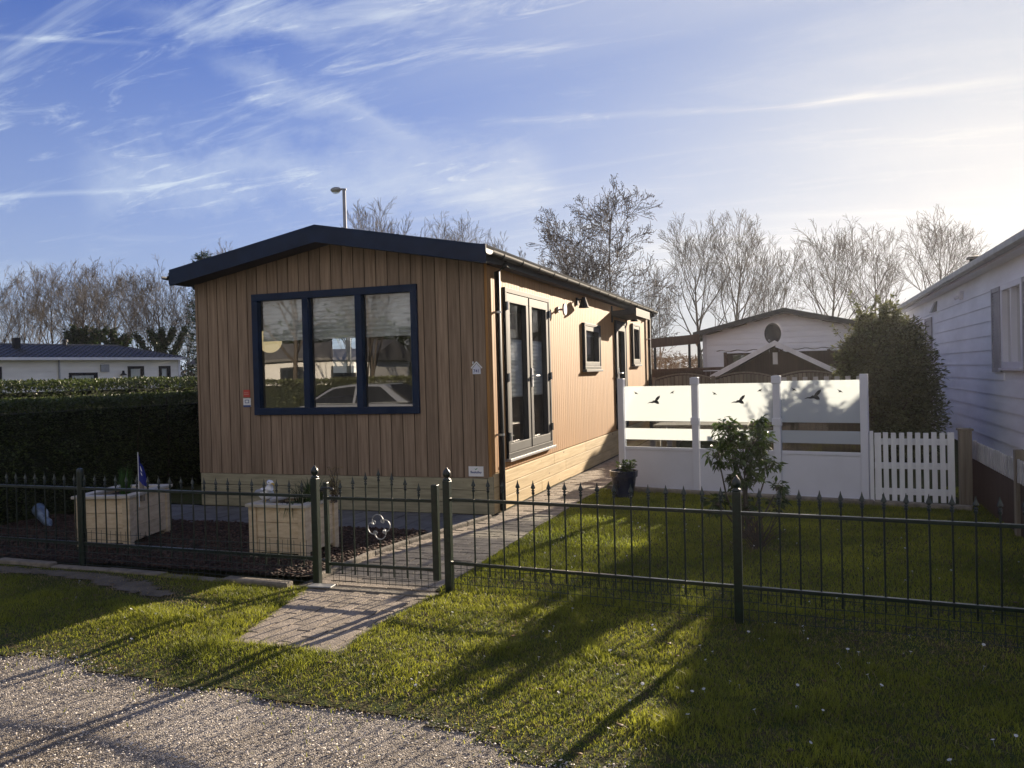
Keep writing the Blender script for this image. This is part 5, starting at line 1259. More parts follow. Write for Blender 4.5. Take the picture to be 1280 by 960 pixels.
# ------------------------------------------------------------------ neighbour bungalow on the right
nb = root('neighbour_bungalow', (3.0, 8.0, 0), 'white weatherboarded neighbour bungalow with grey shutters on the right edge', 'bungalow')
NX = 3.0; NW = Wall('left', NX)
NWIN = (13.35, 14.62, 1.50, 2.76); NW2 = (22.95, 24.5, 1.42, 2.68)
mb = MB(); siding(mb, NW, 8.0, 26.9, 0.32, lambda u: 3.10, 0.243, (NWIN, NW2)); fix_normals(mb.build('siding', M['white_siding'], nb))
mb = MB(); planked(mb, NW, 8.0, 26.9, 0.0, lambda u: 3.2, 90, 0, -0.1, -0.001, [NWIN, NW2]); fix_normals(mb.build('long_wall', M['white_siding'], nb))
mb = MB(); mb.box(3.102, 7.2, 8.0, 8.1, 0, 3.2); mb.box(3.102, 7.2, 26.8, 26.9, 0, 3.2); mb.box(7.1, 7.2, 8.1, 26.8, 0, 3.2); mb.prism([(3.0, 3.2), (7.2, 3.2), (5.1, 3.75)], 'y', 8.0, 8.1); mb.prism([(3.0, 3.2), (7.2, 3.2), (5.1, 3.75)], 'y', 26.8, 26.9); fix_normals(mb.build('end_walls', M['white_siding'], nb))
mb = MB(); mb.box(3.102, 7.0, 8.2, 26.7, 0.3, 0.4); mb.box(5.0, 5.1, 8.2, 26.7, 0.41, 3.0); mb.build('interior', M['interior'], nb)
for s in (-1, 1):
    mb = MB(); xe = 5.1+s*2.30; mb.prism([(xe, 3.18), (5.1, 3.88), (5.1, 3.93), (xe, 3.24)], 'y', 7.7, 27.1); 
    for i in range(80):
        y_ = 7.8+i*0.24
        if y_ < 27: mb.tube([(xe, y_, 3.24), (5.1, y_, 3.93)], 0.02, 5)
    fix_normals(mb.build('roof', M['grey_roof'], nb))
    mb = MB(); a, b = sorted((xe-s*0.01, 5.1+s*2.102)); mb.box(a, b, 7.7, 27.1, 3.10, 3.155); mb.build('soffit', M['white_pvc'], nb)
    mb = MB(); mb.box(xe-0.012, xe+0.012, 7.7, 27.1, 3.10, 3.22); mb.build('fascia', M['white_pvc'], nb)
    mb = MB(); gx = xe+s*0.07; mb.prism([(gx-0.055, 3.24), (gx-0.055, 3.15), (gx-0.03, 3.12), (gx+0.03, 3.12), (gx+0.055, 3.15), (gx+0.055, 3.24)], 'y', 7.7, 27.15); fix_normals(mb.build('gutter', M['galv'], nb))
mb = MB(); mb.tube([(2.93, 26.75, 3.13), (2.95, 26.75, 2.98), (2.96, 26.75, 0.0)], 0.035, 10); mb.build('downpipe', M['white_pvc'], nb)
for (h, nm) in ((NWIN, 'a'), (NW2, 'b')):
    f, _ = pane_window(nb, NW, h, 'window', M['white_pvc'], M['glass_side'], 1 if nm == 'b' else 2, 0.08, 0.06, proud=0.045)
    mb = MB(); NW.box(mb, h[0]-0.05, h[1]+0.05, 0.0, 0.08, h[2]-0.05, h[2]-0.012); mb.build('sill', M['white_pvc'], f)
    mb = MB(); vs = []; fs = []; n_ = 40
    for i in range(n_+1): u = h[0]+0.1+(h[1]-h[0]-0.2)*i/n_; w_ = -0.14-0.015*math.sin(i*1.3); vs += [NW.pt(u, w_, h[2]), NW.pt(u, w_, h[3])]
    for i in range(n_): fs.append((2*i, 2*i+2, 2*i+3, 2*i+1))
    mb.add(vs, fs); mb.build('curtain', M['curtain'], f, smooth=True)
    for (a, b) in (((h[0]-0.62, h[0]-0.06), (h[1]+0.06, h[1]+0.66)) if nm == 'a' else ((h[0]-1.15, h[0]-0.10), (h[1]+0.1, h[1]+0.7))):
        mb = MB(); NW.box(mb, a, a+0.05, 0.021, 0.05, h[2]-0.08, h[3]); NW.box(mb, b-0.05, b, 0.021, 0.05, h[2]-0.08, h[3])
        NW.box(mb, a+0.05, b-0.05, 0.021, 0.048, h[2]-0.08, h[2]-0.01); NW.box(mb, a+0.05, b-0.05, 0.021, 0.048, h[3]-0.07, h[3])
        z = h[2]
        while z < h[3]-0.09: NW.box(mb, a+0.05, b-0.05, 0.021, 0.034, z, z+0.03); z += 0.05
        NW.box(mb, a+0.05, b-0.05, 0.0205, 0.022, h[2]-0.01, h[3]-0.07)
        mb.build('shutter', M['shutter'], nb)
mb = MB(); mb.prism([(3.0, 2.78), (2.86, 2.74), (2.97, 3.0), (3.0, 3.0)], 'y', 21.1, 21.4); fix_normals(mb.build('wall_lamp', M['galv'], nb))
mb = MB(); mb.box(2.93, 3.0, 17.85, 18.0, 2.80, 2.95); mb.tube([(2.93, 17.92, 2.86), (2.84, 17.92, 2.82)], 0.03, 8); mb.build('security_camera', M['white_pvc'], nb)
mb = MB(); mb.lathe([(0.10, -0.2), (0.10, 0.10), (0.17, 0.10), (0.17, 0.14), (0.13, 0.15), (0.15, 0.30), (0.22, 0.32), (0.20, 0.36), (0.02, 0.39)], (4.0, 22.2, 3.72), 16); mb.build('roof_vent', M['anthracite'], nb)

# ------------------------------------------------------------------ hedges at left
def hedge(name, label, x0, x1, y0, y1, z1, n, m, lsz=0.045, group=None, faces='rtfl'):
    t = root(name, ((x0+x1)/2, y0, 0), label, 'hedge', group)
    A = {'t': (x1-x0)*(y1-y0), 'r': (y1-y0)*z1, 'l': (y1-y0)*z1, 'f': (x1-x0)*z1, 'b': (x1-x0)*z1}; tot = sum(A[f] for f in faces); P = []; O = []
    for f in faces:
        k_ = int(n*A[f]/tot); a = RNG.random(k_); b = RNG.random(k_); dd = np.abs(RNG.standard_normal(k_))*0.07; 
        if f == 't': X = x0+(x1-x0)*a; Y = y0+(y1-y0)*b; Z = z1-dd+0.06*(fbm(X, Y, 1.5, 81)-0.5); o_ = (0, 0, 1)
        elif f == 'r': Y = y0+(y1-y0)*a; Z = z1*b; X = x1-dd*1.4+0.26*(fbm(Y, Z, 2.2, 82)-0.5); o_ = (1, 0, 0)
        elif f == 'l': Y = y0+(y1-y0)*a; Z = z1*b; X = x0+dd; o_ = (-1, 0, 0)
        elif f == 'f': X = x0+(x1-x0)*a; Z = z1*b; Y = y0+dd+0.1*(fbm(X, Z, 1.7, 83)-0.5); o_ = (0, -1, 0)
        else: X = x0+(x1-x0)*a; Z = z1*b; Y = y1-dd; o_ = (0, 1, 0)
        P.append(np.stack([X, Y, Z], 1)); O.append(np.tile(np.array(o_, float), (k_, 1)))
    P = np.concatenate(P); O = np.concatenate(O); V, F = leaf_cloud(P, lsz, 0.55, outward=O); np_mesh('foliage', V, F, m, t)
    mb = MB(); nx = max(2, int((x1-x0)/0.3)); 
    k_ = int((y1-y0+x1-x0)*6)
    for i in range(k_):
        x = random.uniform(x0+0.1, x1-0.1); y = random.uniform(y0+0.1, y1-0.1)
        mb.tube([(x, y, 0), (x+random.uniform(-0.1, 0.1), y+random.uniform(-0.1, 0.1), z1*0.6), (x+random.uniform(-0.2, 0.2), y+random.uniform(-0.2, 0.2), z1*0.97)], [0.02, 0.012, 0.005], 4)
    mb.build('branches', M['twig_dark'], t)
    mb = MB(); mb.box(x0+0.16, x1-0.16, y0+0.16, y1-0.16, 0.0, z1-0.16); mb.build('inner_growth', M['hedge_core'], t); return t
hedge('clipped_hedge', 'dark clipped hedge in shade left of the chalet', -9.55, -8.65, 5.9, 19.5, 1.42, 150000, M['hedge_leaf'], 0.038)
hedge('clipped_hedge', 'taller sunlit hedge just behind the dark one, left of the chalet', -11.4, -10.1, 6.0, 20.5, 1.66, 80000, M['hedge_leaf'], 0.045)
# wild stems at hedge foot
tuft_plant('woody_shrub', (-8.45, 6.35, 0.0), 'sparse woody shrub at the left foot of the dark hedge', 'shrub', 34, 0.45, 0.85, 0.035, M['ivy'], 14, droop=0.2, top_bias=0.2)

# ------------------------------------------------------------------ left bungalow
BO = Vector((-29.8, 34.0, 0)); BD = Vector((-2.2, -8.2, 0)).normalized(); BA = math.atan2(BD.y, BD.x)
bl = root('tiled_bungalow', (0, 0, 0), 'cream bungalow with dark glazed tile roof beyond the hedges at far left', 'bungalow')
# local frame: u along x (towards the left of the picture), outward -> local +y side ; build at local coords then rotate
BL = Wall('back', 0.0)
bw1 = (8.45, 12.2, 0.6, 2.42); bw2 = (1.98, 2.78, 1.35, 2.40); bw3 = (0.55, 1.15, 1.35, 2.40); bd_ = (4.3, 5.6, 0.2, 2.12)
mb = MB(); siding(mb, BL, -0.0, 18.0, 0.2, lambda u: 2.72, 0.20, (bw1, bw2, bw3, bd_)); fix_normals(mb.build('siding', M['cream'], bl))
mb = MB(); planked(mb, BL, 0.0, 18.0, 0.0, lambda u: 2.74, 90, 0, -0.12, -0.001, [bw1, bw2, bw3, bd_]); mb.box(0, 0.12, -4.5, -0.121, 0, 2.74); mb.box(17.88, 18, -4.5, -0.121, 0, 2.74); mb.box(0, 18, -4.62, -4.5, 0, 2.74); fix_normals(mb.build('walls', M['cream'], bl))
for (h, dv) in ((bw1, 3), (bw2, 1), (bw3, 1), (bd_, 1)):
    f, _ = pane_window(bl, BL, h, 'window', M['anth_dark'], M['glass_side'], dv, 0.12, 0.14, proud=0.06)
    mb = MB(); vs = []; fs = []; n_ = 50
    for i in range(n_+1): u = h[0]+0.12+(h[1]-h[0]-0.24)*i/n_; w_ = -0.16-0.03*math.sin(i*1.1); vs += [BL.pt(u, w_, h[2]), BL.pt(u, w_, h[3])]
    for i in range(n_): fs.append((2*i, 2*i+2, 2*i+3, 2*i+1))
    mb.add(vs, fs); mb.build('curtain', M['curtain'], f, smooth=True)
mb = MB(); prof = []   # tiled roof slope with rolled tiles as a wavy sheet, stepped rows
x0, x1 = -0.35, 18.4; rowsN = 9; uN = int((x1-x0)/0.05)
for j in range(rowsN):
    ya, yb = 0.35-2.65*j/rowsN, 0.35-2.65*(j+1)/rowsN-0.03; za, zb = 2.80+0.70*j/rowsN+0.03, 2.80+0.70*(j+1)/rowsN+0.005
    vs = []; fs = []
    for i in range(uN+1):
        u = x0+(x1-x0)*i/uN; w_ = 0.03*math.sin(u*2*PI/0.26)
        hip = max(0, ( -0.35+2.65*(j/rowsN))); uu_ = max(u, -0.35+2.3*(j/rowsN)); uu2 = max(u, -0.35+2.3*((j+1)/rowsN))
        vs += [(uu_, ya, za+w_), (uu2, yb, zb+w_), (uu_, ya, za+w_-0.03)]
    for i in range(uN): fs += [(3*i, 3*i+3, 3*i+4, 3*i+1), (3*i+2, 3*i+5, 3*i+3, 3*i)]
    mb.add(vs, fs)
mb.build('roof', mat('glazed_tile', (0.030, 0.031, 0.036), 0.38, var=0.2, spec=0.5), bl)
mb = MB(); mb.box(x0+2.2, x1, -2.40, -2.22, 3.48, 3.545); mb.prism([(0.3, 2.8), (-2.3, 3.48), (-4.9, 2.8)], 'x', 2.0, 18.2); fix_normals(mb.build('ridge', M['grey_roof'], bl))
mb = MB(); mb.box(-0.3, 18.3, 0.33, 0.42, 2.70, 2.82); mb.build('gutter', M['white_pvc'], bl)
mb = MB(); mb.box(-0.02, 0.10, -0.02, 0.05, 0.1, 2.70); mb.build('corner_trim', M['white_pvc'], bl)
mb = MB(); mb.box(6.02, 6.08, 0.03, 0.08, 0.1, 2.70); mb.build('downpipe', M['galv'], bl)
mb = MB(); mb.box(3.75, 4.15, 0.03, 0.10, 2.15, 2.50); mb.build('wall_vent', M['galv'], bl)
mb = MB(); mb.lathe([(0.05, 0.22), (0.06, 0.1), (0.17, 0.0)], (3.1, 0.16, 1.98), 10); mb.build('wall_lamp', M['anth_dark'], bl)
mb = MB(); mb.box(7.0, 7.25, -1.6, -1.35, 3.1, 3.75); mb.build('chimney', M['anth_dark'], bl)
mb = MB(); mb.lathe([(0.09, 0), (0.09, 0.2), (0.15, 0.2), (0.12, 0.3), (0.02, 0.32)], (4.6, -2.2, 3.45), 10); mb.build('roof_vent', M['black'], bl)
bl.location = BO; bl.rotation_euler.z = BA
# second far building right of it with little dark gable
t = root('far_bungalow', (0, 0, 0), 'grey roofed bungalow with a small dark gable right behind the tiled bungalow', 'bungalow')
mb = MB(); mb.box(-3.6, 6, 0, 4, 0, 2.6); mb.build('walls', M['cream'], t)
mb = MB(); mb.prism([(-0.3, 2.6), (2, 3.35), (4.3, 2.6)], 'x', -4.0, 6.2); fix_normals(mb.build('roof', M['grey_roof'], t))
mb = MB(); mb.prism([(1.7, 1.6), (3.4, 2.35), (4.6, 2.5), (4.6, 2.25), (3.4, 2.1), (1.75, 1.45)], 'y', -1.65, -1.5); fix_normals(mb.build('porch_gable', M['anth_dark'], t))
mb = MB(); mb.prism([(1.85, 0), (4.6, 0), (4.6, 2.2), (3.4, 2.08), (1.85, 1.46)], 'y', -1.49, -0.01); fix_normals(mb.build('porch_wall', M['white_siding'], t))
t.location = (-30.5, 41, 0); t.rotation_euler.z = R(15)

# street lamp
t = root('street_lamp', (-15.5, 26.36, 0), 'tall grey street lamp rising behind the chalet roof', 'street lamp')
mb = MB(); mb.tube([(-15.5, 26.36, 0), (-15.5, 26.36, 4), (-15.5, 26.36, 8.45)], [0.10, 0.075, 0.06], 12); mb.build('pole', M['galv'], t, smooth=True)
mb = MB(); mb.tube([(-15.42, 26.38, 8.42), (-15.62, 26.33, 8.44)], 0.035, 8); mb.ball((-15.78, 26.27, 8.42), 0.22, 0.13, 0.10, n=16); mb.build('lamp_head', M['galv'], t, smooth=True)
mb = MB(); mb.ball((-15.78, 26.27, 8.36), 0.16, 0.10, 0.09, n=16); mb.build('lens', M['clear'], t, smooth=True)

# ------------------------------------------------------------------ trees
def seg_tubes(segs, n):
    """segs (k, 8): p0(3) p1(3) r0 r1"""
    S_ = np.array(segs, float); p0, p1, ra, rb = S_[:, :3], S_[:, 3:6], S_[:, 6], S_[:, 7]
    t = p1-p0; t /= np.linalg.norm(t, axis=1)[:, None]+1e-9
    ref = np.where(np.abs(t[:, 2:3]) < 0.9, np.array([[0, 0, 1.0]]), np.array([[1.0, 0, 0]])); a = np.cross(t, ref); a /= np.linalg.norm(a, axis=1)[:, None]; b = np.cross(t, a)
    q = np.arange(n)*2*PI/n
    ring = a[:, None, :]*np.cos(q)[None, :, None]+b[:, None, :]*np.sin(q)[None, :, None]
    V = np.concatenate([p0[:, None]+ring*ra[:, None, None], p1[:, None]+ring*rb[:, None, None]], 1).reshape(-1, 3)
    k_ = np.arange(n); base = np.stack([k_, (k_+1) % n, n+(k_+1) % n, n+k_], 1)
    F = (base[None]+(np.arange(len(S_))*2*n)[:, None, None]).reshape(-1, 4); return V, F
def grow(seed, H, spread=0.62, trunk_h=0.2, r_=0.15, multi=1, levels=4, up=0.6, twig_droop=0.0, nkids=(11, 6, 5, 4), crown=0.46, clear=0.2, tl=0.88):
    rnd = random.Random(seed); big = []; small_ = []
    def branch(p, d, L_, r0_, lev):
        n = (9, 6, 4, 3, 2)[lev]; pts = [p]; rs = [r0_]; wob = (0.03, 0.07, 0.09, 0.11, 0.12)[lev]
        for i in range(n):
            d = (d+Vector([rnd.gauss(0, wob) for _ in range(3)])+Vector((0, 0, (0.0, 0.10, 0.08, 0.05, 0.03)[lev]*up))).normalized()
            p = p+d*(L_/n); pts.append(p); rs.append(r0_*(1-0.86*((i+1)/n)**0.8))
        tgt = big if lev <= 1 else small_
        for i in range(n): tgt.append((*pts[i], *pts[i+1], max(rs[i], 0.0085), max(rs[i+1], 0.0065)))
        if lev >= levels: return
        k_ = nkids[lev]+rnd.randint(-1, 1)
        lo = clear if lev == 0 else 0.18
        for j in range(k_):
            f_ = min(lo+(1-lo)*(j+rnd.random())/k_, 0.985)
            i = min(int(f_*n), n-1); q = pts[i].lerp(pts[i+1], f_*n-i); dd = (pts[i+1]-pts[i]).normalized()
            side = Vector([rnd.gauss(0, 1) for _ in range(3)])
            if lev == 0: az_ = j*2.4+rnd.uniform(-0.5, 0.5); side = Vector((math.cos(az_), math.sin(az_), 0))
            side = (side-dd*side.dot(dd)).normalized()
            an = (spread if lev == 0 else spread*0.8)*rnd.uniform(0.75, 1.2); nd = (dd*math.cos(an)+side*math.sin(an)).normalized()
            if lev == 0: ll = L_*crown*rnd.uniform(0.8, 1.1)*(1.05-f_*0.55); rad_ = max(rs[i]*0.6, 0.02)
            else: ll = L_*rnd.uniform(0.50, 0.74)*(1.08-0.5*f_); rad_ = rs[i]*0.6
            branch(q, nd, ll, rad_, lev+1)
    for m_ in range(multi):
        d = Vector((rnd.gauss(0, 0.09*(multi > 1)), rnd.gauss(0, 0.09*(multi > 1)), 1)).normalized()
        branch(Vector((rnd.gauss(0, 0.25)*(multi > 1), rnd.gauss(0, 0.25)*(multi > 1), -0.1)), d, H*tl*rnd.uniform(0.90, 1.05), r_*(1 if multi == 1 else 0.7), 0)
    zs = max(s[5] for s in small_); k_ = H/zs
    sc = lambda L_: [tuple(c*k_ for c in s[:6])+(s[6], s[7]) for s in L_]
    return sc(big), sc(small_)
def make_tree(name, seed, H, m_tr, m_tw, label, cat='tree', ivy=None, catkins=False, **kw):
    big, sm = grow(seed, H, **kw)
    t = root(name, (0, 0, 0), label, cat)
    V, F = seg_tubes(big, 7); np_mesh('trunk', V, F, m_tr, t, smooth=True)
    V, F = seg_tubes(sm, 3); np_mesh('crown', V, F, m_tw, t)
    if catkins:
        s_ = [s for s in sm if s[6] < 0.012]; idx = RNG.integers(0, len(s_), 4200); P = np.array([s_[i][3:6] for i in idx])+RNG.standard_normal((4200, 3))*0.05
        V, F = leaf_cloud(P, 0.085, 0.4, droop=0.6); np_mesh('catkins', V, F, M['twig_dark'], t)
    if ivy:
        P = []; 
        for s in big:
            if s[2] < ivy*H:
                k_ = 330; f_ = RNG.random((k_, 1)); c = np.array(s[:3])*(1-f_)+np.array(s[3:6])*f_; d = RNG.standard_normal((k_, 3)); d /= np.linalg.norm(d, axis=1)[:, None]
                P.append(c+d*(0.12+0.28*RNG.random((k_, 1)))*(1.15-c[:, 2:3]/(ivy*H)*0.6))
        P = np.concatenate(P); P = P[P[:, 2] < ivy*H*1.1]; V, F = leaf_cloud(P, 0.13, 0.8); np_mesh('ivy', V, F, M['ivy'], t)
    return t
T = []
KW1 = dict(spread=0.72, r_=0.17, up=1.3, crown=0.82, clear=0.36, tl=0.62, nkids=(12, 7, 5, 3))
KW2 = dict(spread=0.62, r_=0.15, up=1.5, crown=0.66, clear=0.30, tl=0.70, nkids=(12, 7, 5, 3))
KW3 = dict(spread=0.55, r_=0.12, multi=3, up=1.1, crown=0.55, clear=0.16, tl=0.75, nkids=(7, 6, 4, 3))
protoA = make_tree('bare_tree', 11, 10.8, M['barkwood'], M['twig'], 'x', **KW1)
protoB = make_tree('bare_tree', 23, 11.2, M['barkwood'], M['twig'], 'x', **KW2)
protoC = make_tree('bare_tree', 37, 10.0, M['barkwood'], M['twig'], 'x', **KW3)
protoD = make_tree('bare_tree', 52, 9.2, M['barkwood'], M['twig'], 'x', ivy=0.5, **KW1)
protoE = make_tree('catkin_tree', 64, 8.9, M['barkwood'], M['twig_dark'], 'tall dark catkin covered tree rising over the far end of the chalet', catkins=True, spread=0.85, r_=0.12, multi=2, up=0.25, crown=0.42, clear=0.12, nkids=(18, 9, 5, 3))
protoE.location = (-7.06, 31.43, 0)
used = set()
def place(proto, x, y, h, rz, label, group, H0):
    if proto.name in used: o = copy_tree(proto)
    else: o = proto; used.add(proto.name)
    o.location = (x, y, -0.05); s = h/H0; o.scale = (s, s, s); o.rotation_euler.z = rz
    tag(o, label, 'tree', group); return o
GR = 'bare trees along the skyline'
A, B, Cc, D = (protoA, 10.8), (protoB, 11.2), (protoC, 10.0), (protoD, 9.2)
def pl_(p, x, y, h, rz, label): return place(p[0], x, y, h, rz, label, GR, p[1])
pl_(A, -5.44, 48.95, 10.9, 0.3, 'broad bare tree with forked trunk left of the white gable bungalow')
pl_(B, -3.75, 53.78, 11.8, 1.0, 'slender bare tree just left of the white gable peak')
pl_(Cc, -1.96, 62.9, 10.8, 2.0, 'low many stemmed bare tree directly behind the white gable peak')
pl_(A, 1.66, 53.56, 10.7, 4.0, 'round crowned bare tree over the right slope of the white gable')
pl_(B, 4.75, 59.9, 11.2, 3.1, 'narrow bare tree above the large shrub')
pl_(A, 7.9, 55.6, 11.2, 5.2, 'tall bare tree just left of the neighbour roof vent')
pl_(Cc, -16.5, 57.8, 11.4, 1.2, 'bare tree left of the dark catkin tree')
pl_(Cc, -10.5, 62.0, 10.2, 3.0, 'bare tree right of the dark catkin tree')
pl_(B, -28.6, 53.5, 14.8, 0.5, 'bare tree behind the street lamp')
pl_(A, -23.2, 55.4, 13.4, 2.2, 'bare tree behind the right half of the chalet roof')
pl_(Cc, -45.3, 58.3, 13.6, 5.0, 'bare twigs peeping over the left half of the chalet roof')
pl_(B, -25.6, 57.5, 13.6, 3.9, 'bare tree above the middle of the chalet roof')
pl_(Cc, -31.5, 54.0, 14.0, 1.9, 'faint bare tree just left of the street lamp')
pl_(Cc, -20.6, 58.0, 12.4, 4.4, 'faint bare tree above the right end of the front roof edge')
pl_(A, -45.9, 36.9, 9.2, 1.7, 'bare tree at the left edge of the photo')
pl_(Cc, -46.0, 39.0, 9.6, 2.9, 'second bare tree from the left edge, many stemmed')
pl_(B, -42.7, 38.0, 9.2, 0.9, 'third bare tree from the left edge, leaning slightly')
pl_(D, -39.6, 37.0, 9.3, 0.0, 'bare tree with ivy round its lower trunk above the roof chimney')
pl_(D, -39.0, 39.3, 9.0, 2.2, 'ivy clad bare tree in the middle of the left skyline')
pl_(D, -35.0, 38.6, 8.8, 4.1, 'ivy clad bare tree above the right end of the tiled roof')
pl_(Cc, -35.5, 41.0, 8.2, 5.4, 'low bare tree at the left corner of the chalet roof')
pl_(Cc, -46.3, 49.5, 10.2, 0.2, 'farther bare tree seen between the two ivy clad trees')
pl_(A, -48.1, 46.7, 10.2, 3.7, 'farther bare tree seen left of the ivy clad trees')
pl_(Cc, 13.5, 60.0, 9.5, 1.0, 'bare tree hidden behind the neighbour roof')
# conifer peeping over left eave
t = root('conifer', (-17.75, 21.4, 0), 'dark green conifer tip rising behind the left eave of the chalet', 'tree'); P = []; O = []
mb = MB(); mb.tube([(-17.75, 21.4, 0), (-17.75, 21.4, 5.7)], [0.12, 0.02], 8); 
for i in range(95):
    z = 1.0+4.6*i/95; a = i*2.4; L_ = 0.85*(1-z/6.1)+0.10; e = Vector((-17.75+L_*math.cos(a), 21.4+L_*math.sin(a), z+0.25*L_)); s_ = Vector((-17.75, 21.4, z)); mb.tube([s_, e], [0.02, 0.005], 4)
    for k_ in range(60):
        f_ = random.uniform(0.15, 1); P.append(tuple(s_.lerp(e, f_)+Vector([random.gauss(0, 0.05) for _ in range(3)]))); O.append((math.cos(a), math.sin(a), 0.3))
mb.build('trunk', M['barkwood'], t); V, F = leaf_cloud(np.array(P), 0.11, 0.25, outward=np.array(O)); np_mesh('crown', V, F, M['pine'], t)
# far low scrub band along the horizon
def scrub(name, label, pts, h, n, m, lsz, wd=1.5):
    P = []
    for (x0_, y0_), (x1_, y1_) in zip(pts[:-1], pts[1:]):
        k_ = int(n/(len(pts)-1)); f_ = RNG.random(k_); X = x0_+(x1_-x0_)*f_+RNG.standard_normal(k_)*0.5; Y = y0_+(y1_-y0_)*f_+RNG.standard_normal(k_)*wd
        Z = RNG.random(k_)**0.8*h*(0.55+0.7*fbm(X, Y*0, 0.35, 91)); P.append(np.stack([X, Y, Z], 1))
    V, F = leaf_cloud(np.concatenate(P), lsz, 0.25); return tag(np_mesh(name, V, F, m), label, 'scrub', kind='stuff')
scrub('distant_scrub', 'brown twiggy scrub along the far right horizon', [(-26, 66), (0, 68), (28, 70)], 2.8, 12000, M['twig'], 0.55)
scrub('distant_scrub', 'brown twiggy scrub along the far left horizon', [(-60, 34), (-48, 46), (-40, 56), (-26, 64)], 3.2, 16000, M['twig'], 0.45)

# ------------------------------------------------------------------ across the road (seen mirrored in the front window)
def car(c, rz, label):
    t = root('parked_car', c, label, 'car'); X, Y, Z = c; L_ = 4.1
    prof = [(-2.05, 0.35), (-2.05, 0.62), (-1.98, 0.78), (-1.25, 0.90), (-1.0, 0.93), (1.45, 0.95), (1.95, 0.93), (2.05, 0.75), (2.05, 0.35)]
    def loft(mb, prof, w, inset=0.06):
        n_ = len(prof); vs = []
        for (yy, k_) in ((-w/2+inset*0, 0.0), (-w/2, 0.0), (w/2, 0.0)):
            pass
        vs = [(X+p[0], Y-w/2+(inset if p[1] > 0.8 else 0), Z+p[1]) for p in prof]+[(X+p[0], Y+w/2-(inset if p[1] > 0.8 else 0), Z+p[1]) for p in prof]
        mb.add(vs, [tuple(range(n_)), tuple(range(n_, 2*n_))]+[(q, (q+1) % n_, n_+(q+1) % n_, n_+q) for q in range(n_)])
    mb = MB(); loft(mb, prof, 1.72); fix_normals(mb.build('body', M['car_paint'], t, bevel=0.05))
    roof = [(-1.05, 0.93), (-0.35, 1.38), (0.2, 1.45), (1.1, 1.42), (1.85, 0.96)]
    mb = MB(); n_ = len(roof); vs = [(X+p[0], Y-0.78+0.22*(p[1]-0.93)/0.5, Z+p[1]) for p in roof]+[(X+p[0], Y+0.78-0.22*(p[1]-0.93)/0.5, Z+p[1]) for p in roof]
    mb.add(vs, [tuple(range(n_)), tuple(range(n_, 2*n_))]+[(q, (q+1) % n_, n_+(q+1) % n_, n_+q) for q in range(n_)]); fix_normals(mb.build('cabin', M['car_paint'], t, bevel=0.04))
    for s in (-1, 1):
        for w_ in ([(-0.85, 0.97), (-0.28, 1.34), (0.3, 1.39), (0.3, 0.97)], [(0.37, 0.97), (0.37, 1.39), (1.0, 1.36), (1.55, 0.99)]):
            mb = MB(); vs = [(X+p[0], Y+s*(0.786-0.22*(p[1]-0.93)/0.5), Z+p[1]) for p in w_]; mb.add(vs, [(0, 1, 2, 3)]); o = mb.build('side_window', M['anth_dark'], t)
    for (x_, z_, nx_) in ((-0.72, 1.165, -1), (1.5, 1.20, 1)):
        mb = MB()
        if nx_ < 0: vs = [(X-1.0, Y-0.68, Z+0.975), (X-1.0, Y+0.68, Z+0.975), (X-0.42, Y+0.56, Z+1.345), (X-0.42, Y-0.56, Z+1.345)]
        else: vs = [(X+1.82, Y-0.68, Z+1.0), (X+1.82, Y+0.68, Z+1.0), (X+1.22, Y+0.56, Z+1.375), (X+1.22, Y-0.56, Z+1.375)]
        mb.add([(v[0]+nx_*0.02, v[1], v[2]+0.02) for v in vs], [(0, 1, 2, 3)]); mb.build('windscreen', M['anth_dark'], t)
    for wx in (-1.28, 1.25):
        for s in (-1, 1):
            mb = MB(); mb.tube([(X+wx, Y+s*0.70, Z+0.31), (X+wx, Y+s*0.88, Z+0.31)], 0.31, 24); wh = mb.build('wheel', M['rubber'], t)
            mb = MB(); mb.tube([(X+wx, Y+s*0.86, Z+0.31), (X+wx, Y+s*0.888, Z+0.31)], 0.20, 16); mb.build('rim', M['steel'], wh)
    for s in (-1, 1):
        mb = MB(); mb.ball((X-1.97, Y+s*0.66, Z+0.68), 0.12, 0.16, 0.07); mb.build('headlight', M['clear'], t, smooth=True)
        mb = MB(); mb.ball((X+1.98, Y+s*0.70, Z+0.80), 0.08, 0.10, 0.10); mb.build('tail_light', M['tail'], t, smooth=True)
        mb = MB(); mb.ball((X-0.75, Y+s*0.92, Z+1.0), 0.07, 0.09, 0.06); mb.build('wing_mirror', M['car_paint'], t, smooth=True)
    t.rotation_euler.z = rz; return t
car((-11.0, -1.6, -0.02), R(-3), 'silver hatchback parked across the gravel road, mirrored in the front window')
hedge('roadside_hedge', 'brown green hedge across the road, mirrored in the front window', -26, 8, -6.2, -5.2, 1.55, 40000, M['shrub_leaf'], 0.09, faces='btlr')
leafy_bush('twiggy_roadside_bush', 'brown leafed bush across the road, mirrored in the right pane', [(-6.6, -3.6, 0.9, 0.9, 0.7, 0.9), (-6.0, -3.8, 1.3, 0.7, 0.6, 0.7)], 9000, 0.07, M['brown_leaf'], (-6.4, -3.6, 0), 'bush')
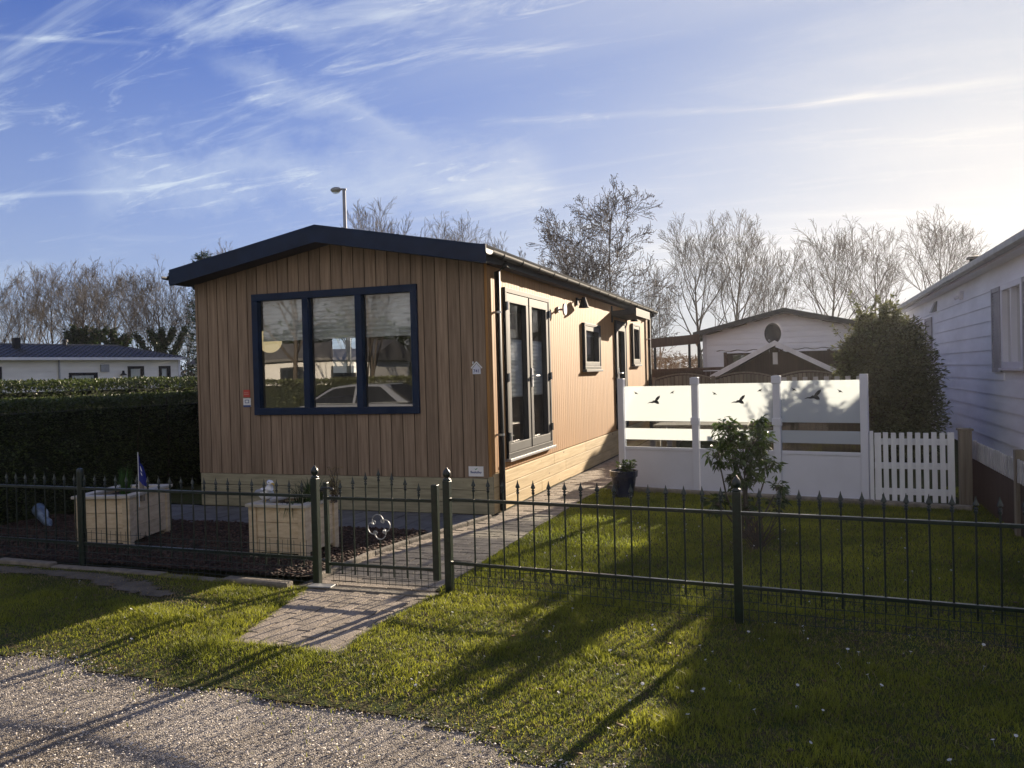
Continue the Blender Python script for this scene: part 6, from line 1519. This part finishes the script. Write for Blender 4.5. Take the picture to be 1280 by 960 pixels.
def simple_house(name, label, x0, x1, y0, y1, h, rh, mw, mr):
    t = root(name, ((x0+x1)/2, y1, 0), label, 'bungalow'); mb = MB(); mb.box(x0, x1, y0, y1, -0.05, h); mb.build('walls', mw, t)
    mb = MB(); ym = (y0+y1)/2; mb.prism([(y0-0.3, h), (ym, h+rh), (y1+0.3, h), (y1+0.3, h-0.12), (y0-0.3, h-0.12)], 'x', x0-0.3, x1+0.3); fix_normals(mb.build('roof', mr, t))
    n_ = max(2, int((x1-x0)/2.5))
    for i in range(n_):
        u = x0+(x1-x0)*(i+0.5)/n_; wl = Wall('back', y1); mb = MB(); wl.box(mb, u-0.6, u+0.6, 0.002, 0.05, 0.95, 2.1); f = mb.build('window', M['anthracite'], t)
        mb = MB(); wl.box(mb, u-0.52, u+0.52, 0.051, 0.06, 1.03, 2.02); mb.build('pane', M['glass_side'], f)
simple_house('mirrored_bungalow', 'cream bungalow across the road, left, seen only mirrored in the window', -26, -18, -19, -15, 2.5, 0.8, M['cream'], M['grey_roof'])
simple_house('mirrored_bungalow', 'cream bungalow across the road, right, seen only mirrored in the window', -10.5, -5, -19, -15, 2.4, 0.8, M['cream'], M['grey_roof'])
pl_(A, -17.5, -8.5, 9.5, 2.5, 'bare tree across the road, mirrored in the left pane')
pl_(Cc, -15.5, -10.5, 10.5, 0.5, 'bare tree across the road, mirrored in the middle pane')
pl_(A, -25, -16, 12, 1.0, 'bare tree farther across the road, mirrored in the left pane')
scrub('roadside_trees', 'line of dark bushes across the road, mirrored in the window', [(-45, -24), (-10, -26), (25, -24)], 5.2, 26000, M['hedge_leaf'], 0.5)

# ------------------------------------------------------------------ thin haze added for glare toward the sun
mb = MB(); mb.box(-90, 40, -40, 100, -1.06, 17)
hz = mb.build('haze', bpy.data.materials.new('haze')); tag(hz, 'thin pale haze added for glare near the low sun', 'haze', kind='stuff')
hm = hz.data.materials[0]; hm.use_nodes = True; n_ = hm.node_tree.nodes; n_.clear()
ho = n_.new('ShaderNodeOutputMaterial'); hv = n_.new('ShaderNodeVolumePrincipled')
hv.inputs['Color'].default_value = (0.9, 0.92, 1.0, 1); hv.inputs['Density'].default_value = 0.00035; hv.inputs['Anisotropy'].default_value = 0.62
hm.node_tree.links.new(hv.outputs[0], ho.inputs['Volume'])
